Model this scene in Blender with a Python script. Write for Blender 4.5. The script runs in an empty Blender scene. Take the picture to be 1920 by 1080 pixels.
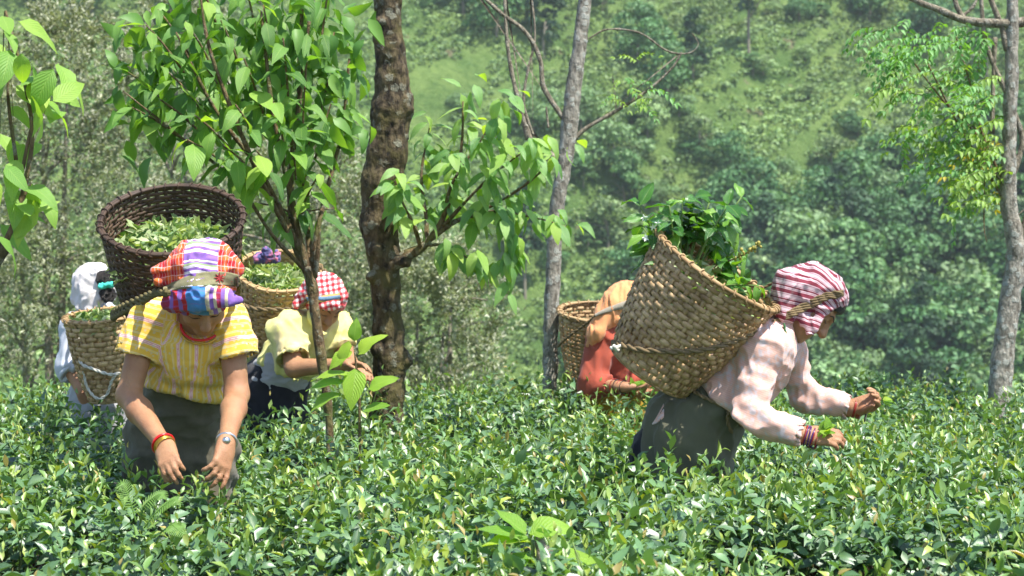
import bpy, math, random
import numpy as np
from mathutils import Vector, Matrix
from mathutils.bvhtree import BVHTree

# ------------------------------------------------------------------ camera
F = 3583.0           # focal length in photograph pixels (1920 wide)
CZ = 1.45            # camera height
HY = 460.0           # horizon row
scn = bpy.context.scene
col = scn.collection
cam_d = bpy.data.cameras.new('camera')
cam = bpy.data.objects.new('camera', cam_d); col.objects.link(cam)
cam.location = (0, 0, CZ); cam.rotation_euler = (math.pi/2, 0, 0)
cam_d.sensor_width = 36.0; cam_d.lens = 36.0*F/1920.0; cam_d.shift_y = -(540-HY)/1920.0
cam_d.clip_start = 0.1; cam_d.clip_end = 900
cam_d.dof.use_dof = True; cam_d.dof.focus_distance = 6.0; cam_d.dof.aperture_fstop = 7.5
scn.camera = cam
# ------------------------------------------------------------------ sky, sun
SUN = Vector((0.34, -0.30, 0.89)).normalized()      # towards the sun
el = math.asin(SUN.z); az = math.atan2(SUN.x, SUN.y)
w = bpy.data.worlds.new('World'); scn.world = w; w.use_nodes = True
nt = w.node_tree
sky = nt.nodes.new('ShaderNodeTexSky'); sky.sky_type = 'NISHITA'; sky.sun_disc = False
sky.sun_elevation = el; sky.sun_rotation = az; sky.air_density = 1.0; sky.dust_density = 2.0; sky.altitude = 1200
bg = nt.nodes['Background']; bg.inputs[1].default_value = 0.15
nt.links.new(sky.outputs[0], bg.inputs[0])
sl = bpy.data.lights.new('sun', 'SUN'); sl.energy = 4.9; sl.angle = math.radians(0.53); sl.color = (1.0, 0.955, 0.88)
so = bpy.data.objects.new('sun', sl); col.objects.link(so)
so.rotation_euler = SUN.to_track_quat('Z', 'Y').to_euler(); so.location = (2, -2, 9)
vs = scn.view_settings
vs.view_transform = 'Standard'; vs.look = 'None'; vs.gamma = 1.0; vs.use_curve_mapping = False; vs.exposure = 1.0
scn.render.engine = 'CYCLES'
cy = scn.cycles
cy.use_denoising = True
cy.max_bounces = 8; cy.diffuse_bounces = 3; cy.glossy_bounces = 2; cy.transmission_bounces = 4; cy.transparent_max_bounces = 4
cy.volume_bounces = 0; cy.caustics_reflective = False; cy.caustics_refractive = False
cy.sample_clamp_indirect = 6.0
cy.use_adaptive_sampling = True; cy.adaptive_threshold = 0.02

# ------------------------------------------------------------------ helpers
rng = np.random.default_rng(7); random.seed(7)
def V(*a): return np.array(a, float)
def P(px, py, d): return V((px-960)*d/F, d, CZ-(py-HY)*d/F)
def unit(v):
    v = np.asarray(v, float); return v/(np.linalg.norm(v, axis=-1, keepdims=True)+1e-12)
def lin(r, g, b):
    f = lambda c: (c/255/12.92 if c/255 < 0.04045 else ((c/255+0.055)/1.055)**2.4)
    return (f(r), f(g), f(b), 1.0)

def h3(i, j, k, s):
    n = (i*374761393 + j*668265263 + k*2147483647 + s*1274126177) & 0xffffffff
    n = ((n ^ (n >> 13))*1274126177) & 0xffffffff
    return ((n ^ (n >> 16)) & 0xffff)/65535.0*2-1
def vnoise(p, s=0):
    p = np.asarray(p, float); q = np.floor(p).astype(np.int64); f = p-q; f = f*f*(3-2*f)
    r = 0
    for a in (0, 1):
        for b in (0, 1):
            for c in (0, 1):
                wt = (f[..., 0] if a else 1-f[..., 0])*(f[..., 1] if b else 1-f[..., 1])*(f[..., 2] if c else 1-f[..., 2])
                r = r + wt*h3(q[..., 0]+a, q[..., 1]+b, q[..., 2]+c, s)
    return r
def fbm(p, s=0, o=3):
    return sum(vnoise(np.asarray(p)*2**i, s+i*17)/2**i for i in range(o))
def sstep(a, b, x):
    t = np.clip((x-a)/(b-a), 0, 1); return t*t*(3-2*t)

def np_mesh(name, v, quads, smooth=True, cols=None, uv=None, pat=None):
    """quads: (n,4) int array (or (n,3))"""
    v = np.asarray(v, np.float32); q = np.asarray(quads, np.int32); k = q.shape[1]
    me = bpy.data.meshes.new(name)
    me.vertices.add(len(v)); me.vertices.foreach_set('co', v.ravel())
    me.loops.add(q.size); me.loops.foreach_set('vertex_index', q.ravel())
    me.polygons.add(len(q)); me.polygons.foreach_set('loop_start', np.arange(0, q.size, k, dtype=np.int32))
    if smooth: me.polygons.foreach_set('use_smooth', np.ones(len(q), bool))
    if cols is not None:
        c = np.ones((len(v), 4), np.float32); c[:, :3] = cols
        a = me.attributes.new('Col', 'FLOAT_COLOR', 'POINT'); a.data.foreach_set('color', c.ravel())
    if uv is not None:
        l = me.uv_layers.new(name='UVMap'); l.data.foreach_set('uv', np.asarray(uv, np.float32)[q.ravel()].ravel())
    if pat is not None:
        a = me.attributes.new('pat', 'FLOAT_VECTOR', 'POINT'); a.data.foreach_set('vector', np.asarray(pat, np.float32).ravel())
    me.update(calc_edges=True); me.validate()
    return me
def link(name, me, m=None, parent=None, local=False, **props):
    o = bpy.data.objects.new(name, me); col.objects.link(o)
    if m is not None and me is not None and not me.materials: me.materials.append(m)
    if parent is not None:
        o.parent = parent
        if not local: o.matrix_parent_inverse = parent.matrix_basis.inverted()   # mesh given in scene coordinates
    for k, x in props.items(): o[k] = x
    return o
def empty(name, loc, label, cat, group=None, mat=None):
    o = bpy.data.objects.new(name, None); col.objects.link(o); o.empty_display_size = 0.1
    o.location = loc
    if mat is not None: o.matrix_basis = mat
    o['label'] = label; o['category'] = cat
    if group: o['group'] = group
    return o
def frame(d, n):
    """rotation arrays with y along d, z near n"""
    y = unit(d); x = unit(np.cross(y, n)); z = np.cross(x, y)
    return x, y, z
def mat4(x, y, z, p, s=1.0):
    return Matrix(((x[0]*s, y[0]*s, z[0]*s, p[0]), (x[1]*s, y[1]*s, z[1]*s, p[1]), (x[2]*s, y[2]*s, z[2]*s, p[2]), (0, 0, 0, 1)))

# ------------------------------------------------------------------ node materials
class G:
    def __init__(s, name):
        s.m = bpy.data.materials.new(name); s.m.use_nodes = True; s.t = s.m.node_tree; s.t.nodes.clear()
        s.out = s.t.nodes.new('ShaderNodeOutputMaterial')
    def put(s, sock, v):
        if hasattr(v, 'is_output') or isinstance(v, bpy.types.NodeSocket): s.t.links.new(v, sock)
        elif v is not None: sock.default_value = v
    def n(s, typ, ins=None, **props):
        nd = s.t.nodes.new('ShaderNode'+typ)
        for k, x in props.items(): setattr(nd, k, x)
        for k, x in (ins or {}).items(): s.put(nd.inputs[k], x)
        return nd
    def ma(s, op, a, b=None, c=None, clamp=False):
        nd = s.t.nodes.new('ShaderNodeMath'); nd.operation = op; nd.use_clamp = clamp
        for i, x in enumerate((a, b, c)):
            if x is not None: s.put(nd.inputs[i], x)
        return nd.outputs[0]
    def mix(s, f, a, b, bt='MIX'):
        nd = s.t.nodes.new('ShaderNodeMix'); nd.data_type = 'RGBA'; nd.blend_type = bt
        s.put(nd.inputs[0], f); s.put(nd.inputs[6], a); s.put(nd.inputs[7], b); return nd.outputs[2]
    def ramp(s, f, stops, interp='LINEAR'):
        nd = s.t.nodes.new('ShaderNodeValToRGB'); cr = nd.color_ramp; cr.interpolation = interp
        while len(cr.elements) < len(stops): cr.elements.new(0.5)
        for e, (p, c) in zip(cr.elements, stops): e.position = p; e.color = c if len(c) == 4 else (*c, 1)
        s.put(nd.inputs[0], f); return nd.outputs[0]
    def obj(s): return s.n('TexCoord').outputs['Object']
    def uv(s): return s.n('TexCoord').outputs['UV']
    def xyz(s, v):
        nd = s.n('SeparateXYZ', {0: v}); return nd.outputs[0], nd.outputs[1], nd.outputs[2]
    def noise(s, vec, scale, detail=3, rough=0.55, dist=0):
        nd = s.n('TexNoise', {'Scale': scale, 'Detail': detail, 'Roughness': rough, 'Distortion': dist})
        if vec is not None: s.put(nd.inputs['Vector'], vec)
        return nd.outputs[0]
    def attr(s, name): return s.n('Attribute', attribute_name=name)
    def rand(s): return s.n('ObjectInfo').outputs['Random']
    def bump(s, h, strength=0.3, dist=0.005):
        return s.n('Bump', {'Height': h, 'Strength': strength, 'Distance': dist}).outputs[0]
    def bsdf(s, color, rough=0.6, spec=0.5, normal=None, **kw):
        nd = s.n('BsdfPrincipled'); s.put(nd.inputs['Base Color'], color); s.put(nd.inputs['Roughness'], rough)
        s.put(nd.inputs['Specular IOR Level'], spec)
        if normal is not None: s.put(nd.inputs['Normal'], normal)
        for k, x in kw.items(): s.put(nd.inputs[k.replace('_', ' ')], x)
        return nd.outputs[0]
    def done(s, sh): s.t.links.new(sh, s.out.inputs['Surface']); return s.m
    def leaf(s, color, rough, trans, tcol, spec=0.5, normal=None, coat=0):
        a = s.bsdf(color, rough, spec, normal, Coat_Weight=coat, Coat_Roughness=0.3)
        b = s.n('BsdfTranslucent', {'Color': tcol}).outputs[0]
        nd = s.n('MixShader', {0: trans}); s.t.links.new(a, nd.inputs[1]); s.t.links.new(b, nd.inputs[2])
        return s.done(nd.outputs[0])

def stripes(g, x, period, stops):
    f = g.ma('FRACT', g.ma('DIVIDE', x, period)); return g.ramp(f, stops, 'CONSTANT')

# ------------------------------------------------------------------ signed distance modelling
class Pr:
    def __init__(s, kind, k, op='u', **kw): s.kind = kind; s.k = k; s.op = op; s.__dict__.update(kw)
    def d(s, p):
        if s.kind == 'cap':
            pa = p-s.a
            f = 1.0
            ba = s.b-s.a
            if s.flat is not None:
                n, f = s.flat; n = unit(n)
                pa = pa+(pa@n)[..., None]*n*(1/f-1)
                ba = ba+(ba@n)*n*(1/f-1)
            t = np.clip((pa@ba)/max(ba@ba, 1e-9), 0, 1)
            q = pa-t[..., None]*ba
            return (np.sqrt((q*q).sum(-1))-(s.ra+(s.rb-s.ra)*t))*min(1.0, f)
        if s.kind == 'cyl':
            ax = s.b-s.a; L = np.linalg.norm(ax); ax = ax/L; q = p-s.a; t = q@ax; e = q-t[..., None]*ax
            return np.maximum(np.maximum(np.sqrt((e*e).sum(-1))-s.ra, -t), t-L)
        q = (p-s.c)@s.R
        a = q/s.r; k0 = np.sqrt((a*a).sum(-1)); b = a/s.r; k1 = np.sqrt((b*b).sum(-1))+1e-9
        return k0*(k0-1)/k1
    def box(s):
        if s.kind == 'cap':
            m = max(s.ra, s.rb)
            return np.minimum(s.a, s.b)-m, np.maximum(s.a, s.b)+m
        m = max(s.r); return s.c-m, s.c+m
def cap(a, b, ra, rb=None, k=0.02, flat=None, op='u', uv=None):
    return Pr('cap', k, op, a=np.asarray(a, float), b=np.asarray(b, float), ra=ra, rb=ra if rb is None else rb, flat=flat, uv=uv)
def ell(c, r, ax=None, k=0.02, op='u', uv=None):
    R = np.eye(3) if ax is None else np.stack([unit(a) for a in ax], 1)
    return Pr('ell', k, op, c=np.asarray(c, float), r=np.asarray(r, float), R=R, uv=uv)
def cut(a, b, r, k=0.003): return Pr('cyl', k, 's', a=np.asarray(a, float), b=np.asarray(b, float), ra=r, rb=r, uv=None)
def smin(a, b, k):
    h = np.clip(0.5+0.5*(b-a)/k, 0, 1); return b+(a-b)*h-k*h*(1-h)

def sdf_mesh(prims, h, clip=None, smooth=1):
    un = [p for p in prims if p.op == 'u']
    lo = np.min([p.box()[0] for p in un], 0)-3*h; hi = np.max([p.box()[1] for p in un], 0)+3*h
    B = 8; nb = np.ceil((hi-lo)/(B*h)).astype(int)
    idx = np.stack(np.meshgrid(*[np.arange(n) for n in nb], indexing='ij'), -1).reshape(-1, 3)
    c = lo+(idx+0.5)*B*h; hd = B*h*0.87
    D = np.full(len(c), 9.0)
    for p in prims:
        d = p.d(c); D = smin(D, d, p.k) if p.op == 'u' else -smin(-D, d, p.k)
    km = max(p.k for p in prims)
    act = np.abs(D) < hd*1.5+km
    if clip is not None: act &= clip(c) < hd*1.5
    idx = idx[act]; c = c[act]
    off = np.stack(np.meshgrid(*[np.arange(B+1)]*3, indexing='ij'), -1).reshape(-1, 3)
    Q = lo+(idx[:, None, :]*B+off[None])*h
    D = np.full(Q.shape[:2], 1.0)
    for p in prims:
        m = p.d(c) < hd*1.3+p.k+0.01
        if m.any():
            d = p.d(Q[m]); D[m] = smin(D[m], d, p.k) if p.op == 'u' else -smin(-D[m], d, p.k)
    if clip is not None: D = np.maximum(D, clip(Q))
    D = D.reshape(-1, B+1, B+1, B+1); ins = D < 0
    corner = [(a, b, e) for a in (0, 1) for b in (0, 1) for e in (0, 1)]
    sub = lambda A, o: A[:, o[0]:o[0]+B, o[1]:o[1]+B, o[2]:o[2]+B]
    cnt = sum(sub(ins, o).astype(np.int8) for o in corner)
    m, i, j, k_ = np.nonzero((cnt > 0) & (cnt < 8))
    cv = np.stack([D[m, i+o[0], j+o[1], k_+o[2]] for o in corner], 1)
    acc = np.zeros((len(m), 3)); num = np.zeros(len(m))
    for x in range(8):
        for y in range(x+1, 8):
            ox, oy = np.array(corner[x]), np.array(corner[y])
            if np.abs(ox-oy).sum() != 1: continue
            a, b = cv[:, x], cv[:, y]; sc = (a < 0) != (b < 0)
            t = np.where(sc, a/np.where(sc, a-b, 1), 0)
            acc += np.where(sc[:, None], ox+(oy-ox)*t[:, None], 0); num += sc
    g = idx[m]*B+np.stack([i, j, k_], 1)
    vert = lo+(g+acc/num[:, None])*h
    N = nb*B+2
    key = lambda q: ((q[:, 0]+1)*N[1]+q[:, 1]+1)*N[2]+q[:, 2]+1
    kk = key(g); od = np.argsort(kk); ks = kk[od]
    quads = []
    for ax in range(3):
        o = [0, 0, 0]; o[ax] = 1
        A = sub(ins, (0, 0, 0)); Bx = sub(ins, o)
        m2, i2, j2, k2 = np.nonzero(A != Bx)
        gp = idx[m2]*B+np.stack([i2, j2, k2], 1); flip = A[m2, i2, j2, k2]
        u, v_ = (ax+1) % 3, (ax+2) % 3
        cells = []
        for du, dv in ((-1, -1), (0, -1), (0, 0), (-1, 0)):
            q = gp.copy(); q[:, u] += du; q[:, v_] += dv; cells.append(key(q))
        C = np.stack(cells, 1); C[~flip] = C[~flip][:, ::-1]
        pos = np.clip(np.searchsorted(ks, C), 0, len(ks)-1); ok = (ks[pos] == C).all(1)
        quads.append(od[pos][ok])
    q = np.concatenate(quads)
    for _ in range(smooth): vert = lap(vert, q)
    return vert, q
def lap(v, q, f=0.5):
    e = np.concatenate([q[:, [0, 1]], q[:, [1, 2]], q[:, [2, 3]], q[:, [3, 0]]])
    s = np.zeros_like(v); n = np.bincount(e.ravel(), minlength=len(v))
    for a in range(3):
        s[:, a] = np.bincount(e[:, 0], v[e[:, 1], a], len(v))+np.bincount(e[:, 1], v[e[:, 0], a], len(v))
    return v*(1-f)+f*s/np.maximum(n, 1)[:, None]
def normals(v, q):
    n = np.cross(v[q[:, 2]]-v[q[:, 0]], v[q[:, 3]]-v[q[:, 1]])
    r = np.stack([sum(np.bincount(q[:, c], n[:, a], len(v)) for c in range(4)) for a in range(3)], 1)
    return unit(r)
def push(v, q, amt): return v+normals(v, q)*np.asarray(amt)[:, None]
def patcoords(v, prims):
    """cloth coordinates (around, along, id) of the nearest primitive carrying uv=(ref direction, swap)"""
    best = np.full(len(v), 9.0); out = np.zeros((len(v), 3))
    for n, p in enumerate(prims):
        if p.kind != 'cap' or p.uv is None: continue
        d = p.d(v); m = d < best; best[m] = d[m]
        ref, swap = p.uv; ax = unit(p.b-p.a); r0 = unit(np.asarray(ref)-(np.asarray(ref)@ax)*ax); r1 = np.cross(ax, r0)
        q = v[m]-p.a; al = q@ax; th = np.arctan2(q@r1, q@r0)*(p.ra+p.rb)/2
        out[m] = np.stack([al, th, 0*al+n], 1) if swap else np.stack([th, al, 0*al+n], 1)
    return out

# ------------------------------------------------------------------ tubes, ribbons
def spline(pts, n=8):
    p = np.asarray(pts, float)
    if len(p) < 3: 
        t = np.linspace(0, 1, n+1)[:, None]; return p[0]*(1-t)+p[-1]*t
    e = np.vstack([2*p[0]-p[1], p, 2*p[-1]-p[-2]]); out = []
    for i in range(1, len(e)-2):
        for t in np.linspace(0, 1, n, endpoint=False):
            a, b, c, d = e[i-1:i+3]
            out.append(0.5*((2*b)+(c-a)*t+(2*a-5*b+4*c-d)*t*t+(3*b-a-3*c+d)*t**3))
    out.append(p[-1]); return np.array(out)
def tube_v(path, rad, ns=8, closed=False):
    p = np.asarray(path, float); n = len(p); r = np.broadcast_to(np.asarray(rad, float), (n,)) if np.ndim(rad) == 0 else np.interp(np.linspace(0, 1, n), np.linspace(0, 1, len(rad)), rad)
    t = unit(np.gradient(p, axis=0)) if not closed else unit(np.roll(p, -1, 0)-np.roll(p, 1, 0))
    u = unit(np.cross(t[0], [0.31, 0.17, 0.93])); fr = []
    for i in range(n):
        u = unit(u-(u@t[i])*t[i]); fr.append(u)
    fr = np.array(fr); b = np.cross(t, fr)
    a = np.arange(ns)/ns*2*np.pi
    v = p[:, None]+r[:, None, None]*(np.cos(a)[None, :, None]*fr[:, None]+np.sin(a)[None, :, None]*b[:, None])
    q = []
    m = n if closed else n-1
    I, J = np.meshgrid(np.arange(m), np.arange(ns), indexing='ij'); I = I.ravel(); J = J.ravel()
    I2 = (I+1) % n; J2 = (J+1) % ns
    q = np.stack([I*ns+J, I*ns+J2, I2*ns+J2, I2*ns+J], 1)
    v = v.reshape(-1, 3)
    if not closed:
        v = np.vstack([v, p[:1], p[-1:]]); k = n*ns
        jj = np.arange(0, ns, 2)
        q = np.vstack([q, np.stack([np.full(len(jj), k), (jj+2) % ns, jj+1, jj], 1), np.stack([np.full(len(jj), k+1), (n-1)*ns+jj, (n-1)*ns+jj+1, (n-1)*ns+(jj+2) % ns], 1)])
    return v, q
def merge(parts):
    vs, qs, o = [], [], 0
    for v, q in parts: vs.append(v); qs.append(np.asarray(q)+o); o += len(v)
    return np.vstack(vs), np.vstack(qs)
def tube(name, pts, rad, m, parent=None, ns=8, n=8, jit=0.0, closed=False):
    pa = spline(pts, n); v, q = tube_v(pa, rad, ns, closed)
    if jit: v = push(v, q, jit*fbm(v*25, 3))
    return link(name, np_mesh(name, v, q), m, parent)
def rope(name, pts, r, m, parent=None, n=10, turns=60):
    pa = spline(pts, n); L = np.concatenate([[0], np.cumsum(np.linalg.norm(np.diff(pa, axis=0), axis=1))])
    k = max(int(L[-1]/(r*1.3)), 8); s = np.linspace(0, L[-1], k); c = np.stack([np.interp(s, L, pa[:, i]) for i in range(3)], 1)
    t = unit(np.gradient(c, axis=0)); u = unit(np.cross(t, [0.2, 0.3, 0.93])); b = np.cross(t, u)
    ph = s/r*0.75; parts = []
    for o in (0, np.pi):
        parts.append(tube_v(c+0.5*r*(np.cos(ph+o)[:, None]*u+np.sin(ph+o)[:, None]*b), r*0.62, 6))
    v, q = merge(parts); return link(name, np_mesh(name, v, q), m, parent)
def ribbon(path, nrm, width, thick=0.003):
    """a flat band along path; nrm faces outwards"""
    p = np.asarray(path, float); t = unit(np.gradient(p, axis=0)); n = unit(nrm); s = np.cross(t, n)
    wd = np.broadcast_to(np.asarray(width, float), (len(p),))[:, None]/2
    ring = [p-s*wd, p-s*wd*0.97+n*thick, p+n*thick*1.3, p+s*wd*0.97+n*thick, p+s*wd, p-n*0.001]
    v = np.stack(ring, 1).reshape(-1, 3); k = len(ring)
    I, J = np.meshgrid(np.arange(len(p)-1), np.arange(k), indexing='ij'); I = I.ravel(); J = J.ravel(); J2 = (J+1) % k
    return v, np.stack([I*k+J, I*k+J2, (I+1)*k+J2, (I+1)*k+J], 1)

# ------------------------------------------------------------------ leaves
def leaf_tpl(seg=6, half=2, fold=0.15, droop=0.3, tip=0.8, wave=0.0, wmax=0.42, base=0.0, twist=0.0):
    t = np.linspace(0, 1, seg+1); cols = np.linspace(-1, 1, 2*half+1)
    wd = np.sin(np.pi*np.clip(t, 0, 1)**tip)**0.85*(1-0.25*t)+0.02
    wd = wd/wd.max()*0.5*wmax*2*0.5
    ang = -droop*t*1.6; y = np.concatenate([[0], np.cumsum(np.cos((ang[1:]+ang[:-1])/2)/seg)]); z = np.concatenate([[0], np.cumsum(np.sin((ang[1:]+ang[:-1])/2)/seg)])
    v = []; uv = []
    for i in range(seg+1):
        for c in cols:
            x = c*wd[i]; tw = twist*t[i]
            zz = z[i]+fold*abs(x)+wave*np.sin(t[i]*11+c*2)*abs(c)*0.04
            v.append((x*np.cos(tw), y[i], zz+x*np.sin(tw))); uv.append(((c+1)/2, t[i]))
    k = 2*half+1
    I, J = np.meshgrid(np.arange(seg), np.arange(k-1), indexing='ij'); I = I.ravel(); J = J.ravel()
    q = np.stack([I*k+J, I*k+J+1, (I+1)*k+J+1, (I+1)*k+J], 1)
    return np.array(v), q, np.array(uv)
def leaf_batch(tpls, which, pos, d, n, L, W, cols):
    """many leaves as arrays: one array set for all"""
    VV, QQ, CC, UU, o = [], [], [], [], 0
    x, y, z = frame(d, n)
    for ti, (tv, tq, tu) in enumerate(tpls):
        m = which == ti
        if not m.any(): continue
        k = m.sum()
        v = pos[m][:, None]+tv[None, :, 0:1]*(x[m]*W[m][:, None])[:, None]+tv[None, :, 1:2]*(y[m]*L[m][:, None])[:, None]+tv[None, :, 2:3]*(z[m]*L[m][:, None])[:, None]
        VV.append(v.reshape(-1, 3)); QQ.append((tq[None]+(np.arange(k)*len(tv))[:, None, None]).reshape(-1, 4)+o)
        CC.append(np.repeat(cols[m], len(tv), 0)); UU.append(np.tile(tu, (k, 1))); o += k*len(tv)
    return np.vstack(VV), np.vstack(QQ), np.vstack(CC), np.vstack(UU)
# ================================================================== materials
def bark_mat(name, c1, c2, lichen, lich_amt=0.5, scale=9, moss=None):
    g = G(name); o = g.obj(); x, y, z = g.xyz(o)
    vec = g.n('CombineXYZ', {0: x, 1: y, 2: g.ma('MULTIPLY', z, 0.45)}).outputs[0]
    n1 = g.noise(vec, scale*2.2, 6, 0.65); n2 = g.noise(o, scale*0.7, 4, 0.6, 0.6)
    c = g.mix(g.ramp(n1, [(0.38, (0, 0, 0)), (0.62, (1, 1, 1))]), c1, c2)
    if moss is not None: c = g.mix(g.ramp(g.noise(o, scale*0.45, 4, 0.6), [(0.47, (0, 0, 0)), (0.63, (0.8, 0.8, 0.8))]), c, moss)
    vo = g.n('TexVoronoi', {'Vector': g.n('VectorMath', {0: o, 1: g.n('VectorMath', {0: g.n('TexNoise', {'Vector': o, 'Scale': scale*5}).outputs[1], 'Scale': 0.35/scale}, operation='SCALE').outputs[0]}, operation='ADD').outputs[0], 'Scale': scale*1.3, 'Randomness': 1.0})
    sp = g.ma('MULTIPLY', g.ramp(vo.outputs[0], [(0.34, (1, 1, 1)), (0.42, (0, 0, 0))]), g.ramp(n2, [(0.52-0.25*lich_amt, (0, 0, 0)), (0.62-0.2*lich_amt, (1, 1, 1))]))
    sp = g.ma('MULTIPLY', sp, g.ramp(g.noise(o, scale*9, 3, .7), [(.3, (.15, .15, .15)), (.6, (.9, .9, .9))]))
    c = g.mix(sp, c, lichen)
    b = g.bump(g.ma('ADD', g.ma('ADD', n1, g.ma('MULTIPLY', n2, 0.7)), g.ma('MULTIPLY', sp, 0.25)), 1.0, 0.02)
    return g.done(g.bsdf(c, 0.88, 0.25, b))
M_trunk = bark_mat('bark_brown', lin(34, 29, 22), lin(98, 86, 64), lin(140, 140, 122), 0.3, 16, lin(88, 82, 46))
M_pale = bark_mat('bark_pale', lin(100, 95, 84), lin(160, 155, 142), lin(186, 190, 180), 0.7, 19)
M_twig = bark_mat('bark_twig', lin(84, 66, 46), lin(124, 106, 76), lin(150, 150, 130), 0.3, 22, lin(96, 96, 56))
M_deadtwig = bark_mat('bark_dry', lin(94, 87, 73), lin(148, 140, 121), lin(168, 164, 150), 0.4, 24)

def colleaf(name, rough, trans, spec=0.5, tmul=(1.25, 1.35, 0.35), vein=0.25, bump=0.25, sheen=None):
    g = G(name); c = g.attr('Col').outputs['Color']; u, v, _ = g.xyz(g.uv())
    mid = g.ma('ABSOLUTE', g.ma('SUBTRACT', u, 0.5))
    rib = g.ramp(mid, [(0.0, (1, 1, 1)), (0.05, (0, 0, 0))])
    c2 = g.mix(g.ma('MULTIPLY', rib, vein), c, lin(160, 185, 90))
    wv = g.ma('SINE', g.ma('MULTIPLY', g.ma('ADD', v, g.ma('MULTIPLY', mid, -0.6)), 55.0))
    nn = g.noise(g.obj(), 60, 2)
    bp = g.bump(g.ma('ADD', g.ma('MULTIPLY', wv, 0.5), nn), bump, 0.002) if bump else None
    t = g.mix(1.0, c, (*tmul, 1), 'MULTIPLY')
    return g.leaf(c2, rough, trans, t, spec, bp, sheen or 0)
M_tea = colleaf('tea_leaf', 0.44, 0.24, 1.0, (1.5, 1.5, 0.3), 0.22, 0.06, 0)
M_teafar = colleaf('far_leaf', 0.6, 0.18, 0.35, (1.3, 1.4, 0.4), 0.0, 0)
M_forest = colleaf('forest_leaf', 0.6, 0.2, 0.35, (1.3, 1.4, 0.4), 0.0, 0)
M_silver = colleaf('silvery_leaf', 0.5, 0.25, 0.5, (1.2, 1.3, 0.5), 0.0, 0)
M_cut = colleaf('plucked_leaf', 0.42, 0.3, 0.5, (1.2, 1.3, 0.4))
M_frond = colleaf('frond_leaf', 0.5, 0.4, 0.4, (1.5, 1.5, 0.3), 0.1, 0)

def bigleaf(name, stops, trans, tmul, rough=0.5, spec=0.4, holes=False):
    g = G(name); u, v, _ = g.xyz(g.uv()); r = g.rand()
    c = g.ramp(r, stops)
    mid = g.ma('ABSOLUTE', g.ma('SUBTRACT', u, 0.5))
    rib = g.ramp(mid, [(0.0, (1, 1, 1)), (0.035, (0, 0, 0))])
    sv = g.ma('SINE', g.ma('MULTIPLY', g.ma('SUBTRACT', v, g.ma('MULTIPLY', mid, 0.75)), 62.0))
    svl = g.ramp(sv, [(0.86, (0, 0, 0)), (1.0, (1, 1, 1))])
    nz = g.noise(g.obj(), 35, 3)
    c = g.mix(g.ma('MULTIPLY', g.ma('SUBTRACT', nz, 0.35, clamp=True), 0.9), c, g.mix(1.0, c, (1.5, 1.3, 0.9, 1), 'MULTIPLY'))
    c = g.mix(g.ma('MULTIPLY', g.ma('MAXIMUM', rib, g.ma('MULTIPLY', svl, 0.45)), 0.4), c, lin(176, 200, 110))
    spot = g.ramp(g.noise(g.n('VectorMath', {0: g.obj(), 1: g.n('CombineXYZ', {0: g.ma('MULTIPLY', r, 31.0)}).outputs[0]}, operation='ADD').outputs[0], 48, 2), [(0.70, (0, 0, 0)), (0.73, (1, 1, 1))])
    c = g.mix(g.ma('MULTIPLY', spot, 0.55), c, lin(150, 140, 80))
    bp = g.bump(g.ma('ADD', g.ma('MULTIPLY', sv, 0.5), g.ma('MULTIPLY', nz, 1.2)), 0.5, 0.002)
    t = g.mix(1.0, c, (*tmul, 1), 'MULTIPLY')
    return g.leaf(c, rough, trans, t, spec, bp)
M_sap = bigleaf('sapling_leaf', [(0, (0.065, 0.165, 0.04)), (0.5, (0.115, 0.25, 0.06)), (0.85, (0.17, 0.32, 0.07)), (1, (0.23, 0.37, 0.08))], 0.43, (1.8, 1.85, 0.35))
M_branch = bigleaf('branch_leaf', [(0, (0.10, 0.24, 0.07)), (0.55, (0.19, 0.36, 0.12)), (1, (0.30, 0.46, 0.12))], 0.42, (1.9, 1.8, 0.3), 0.38, 0.5)
M_edge = bigleaf('bright_leaf', [(0, (0.15, 0.32, 0.06)), (0.6, (0.24, 0.42, 0.08)), (1, (0.33, 0.48, 0.09))], 0.45, (1.6, 1.6, 0.35))
M_coffee = bigleaf('coffee_leaf', [(0, (0.03, 0.12, 0.02)), (0.6, (0.075, 0.22, 0.035)), (1, (0.17, 0.34, 0.05))], 0.3, (2.0, 1.9, 0.3), 0.22, 0.7)
M_weed = bigleaf('weed_leaf', [(0, (0.16, 0.33, 0.04)), (0.5, (0.23, 0.42, 0.05)), (1, (0.33, 0.48, 0.05))], 0.45, (1.5, 1.5, 0.3))

# ================================================================== ground
def hz(x, y):
    x = np.asarray(x, float); y = np.asarray(y, float)
    p = np.stack([x, y, 0*x], -1)
    near = 0.04*fbm(p*0.8, 3, 2)
    val = -17+1.0*fbm(p*0.05, 9, 2)
    slope = -16+(y-108)*0.76
    q = (x-y)*0.7071
    rel = 1.5*np.sin(q*2*np.pi/19+1.6*vnoise(p*0.04, 5))+0.8*np.sin(q*2*np.pi/7.3+2*vnoise(p*0.09, 6))+1.2*fbm(p*0.07, 11, 3)
    slope = slope+rel*sstep(108, 122, y)
    top = 42+2*fbm(p*0.04, 21, 2)
    far = np.where(y < 108, val, np.maximum(slope, val)); far = -smin(-far, -val*1.0, 1.5) if False else far
    far = smin(far, top+0*far, 6.0)
    k = sstep(10.6, 52, y)
    return near*(1-k)+far*k
ys = np.concatenate([np.linspace(-18, 14, 40), np.linspace(15, 106, 70), np.linspace(107, 190, 150), np.linspace(192, 330, 50)])
xs = np.concatenate([np.linspace(-170, -62, 28), np.linspace(-60, 60, 150), np.linspace(62, 170, 28)])
X, Y = np.meshgrid(xs, ys, indexing='xy'); Z = hz(X, Y)
nx, ny = len(xs), len(ys)
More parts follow.
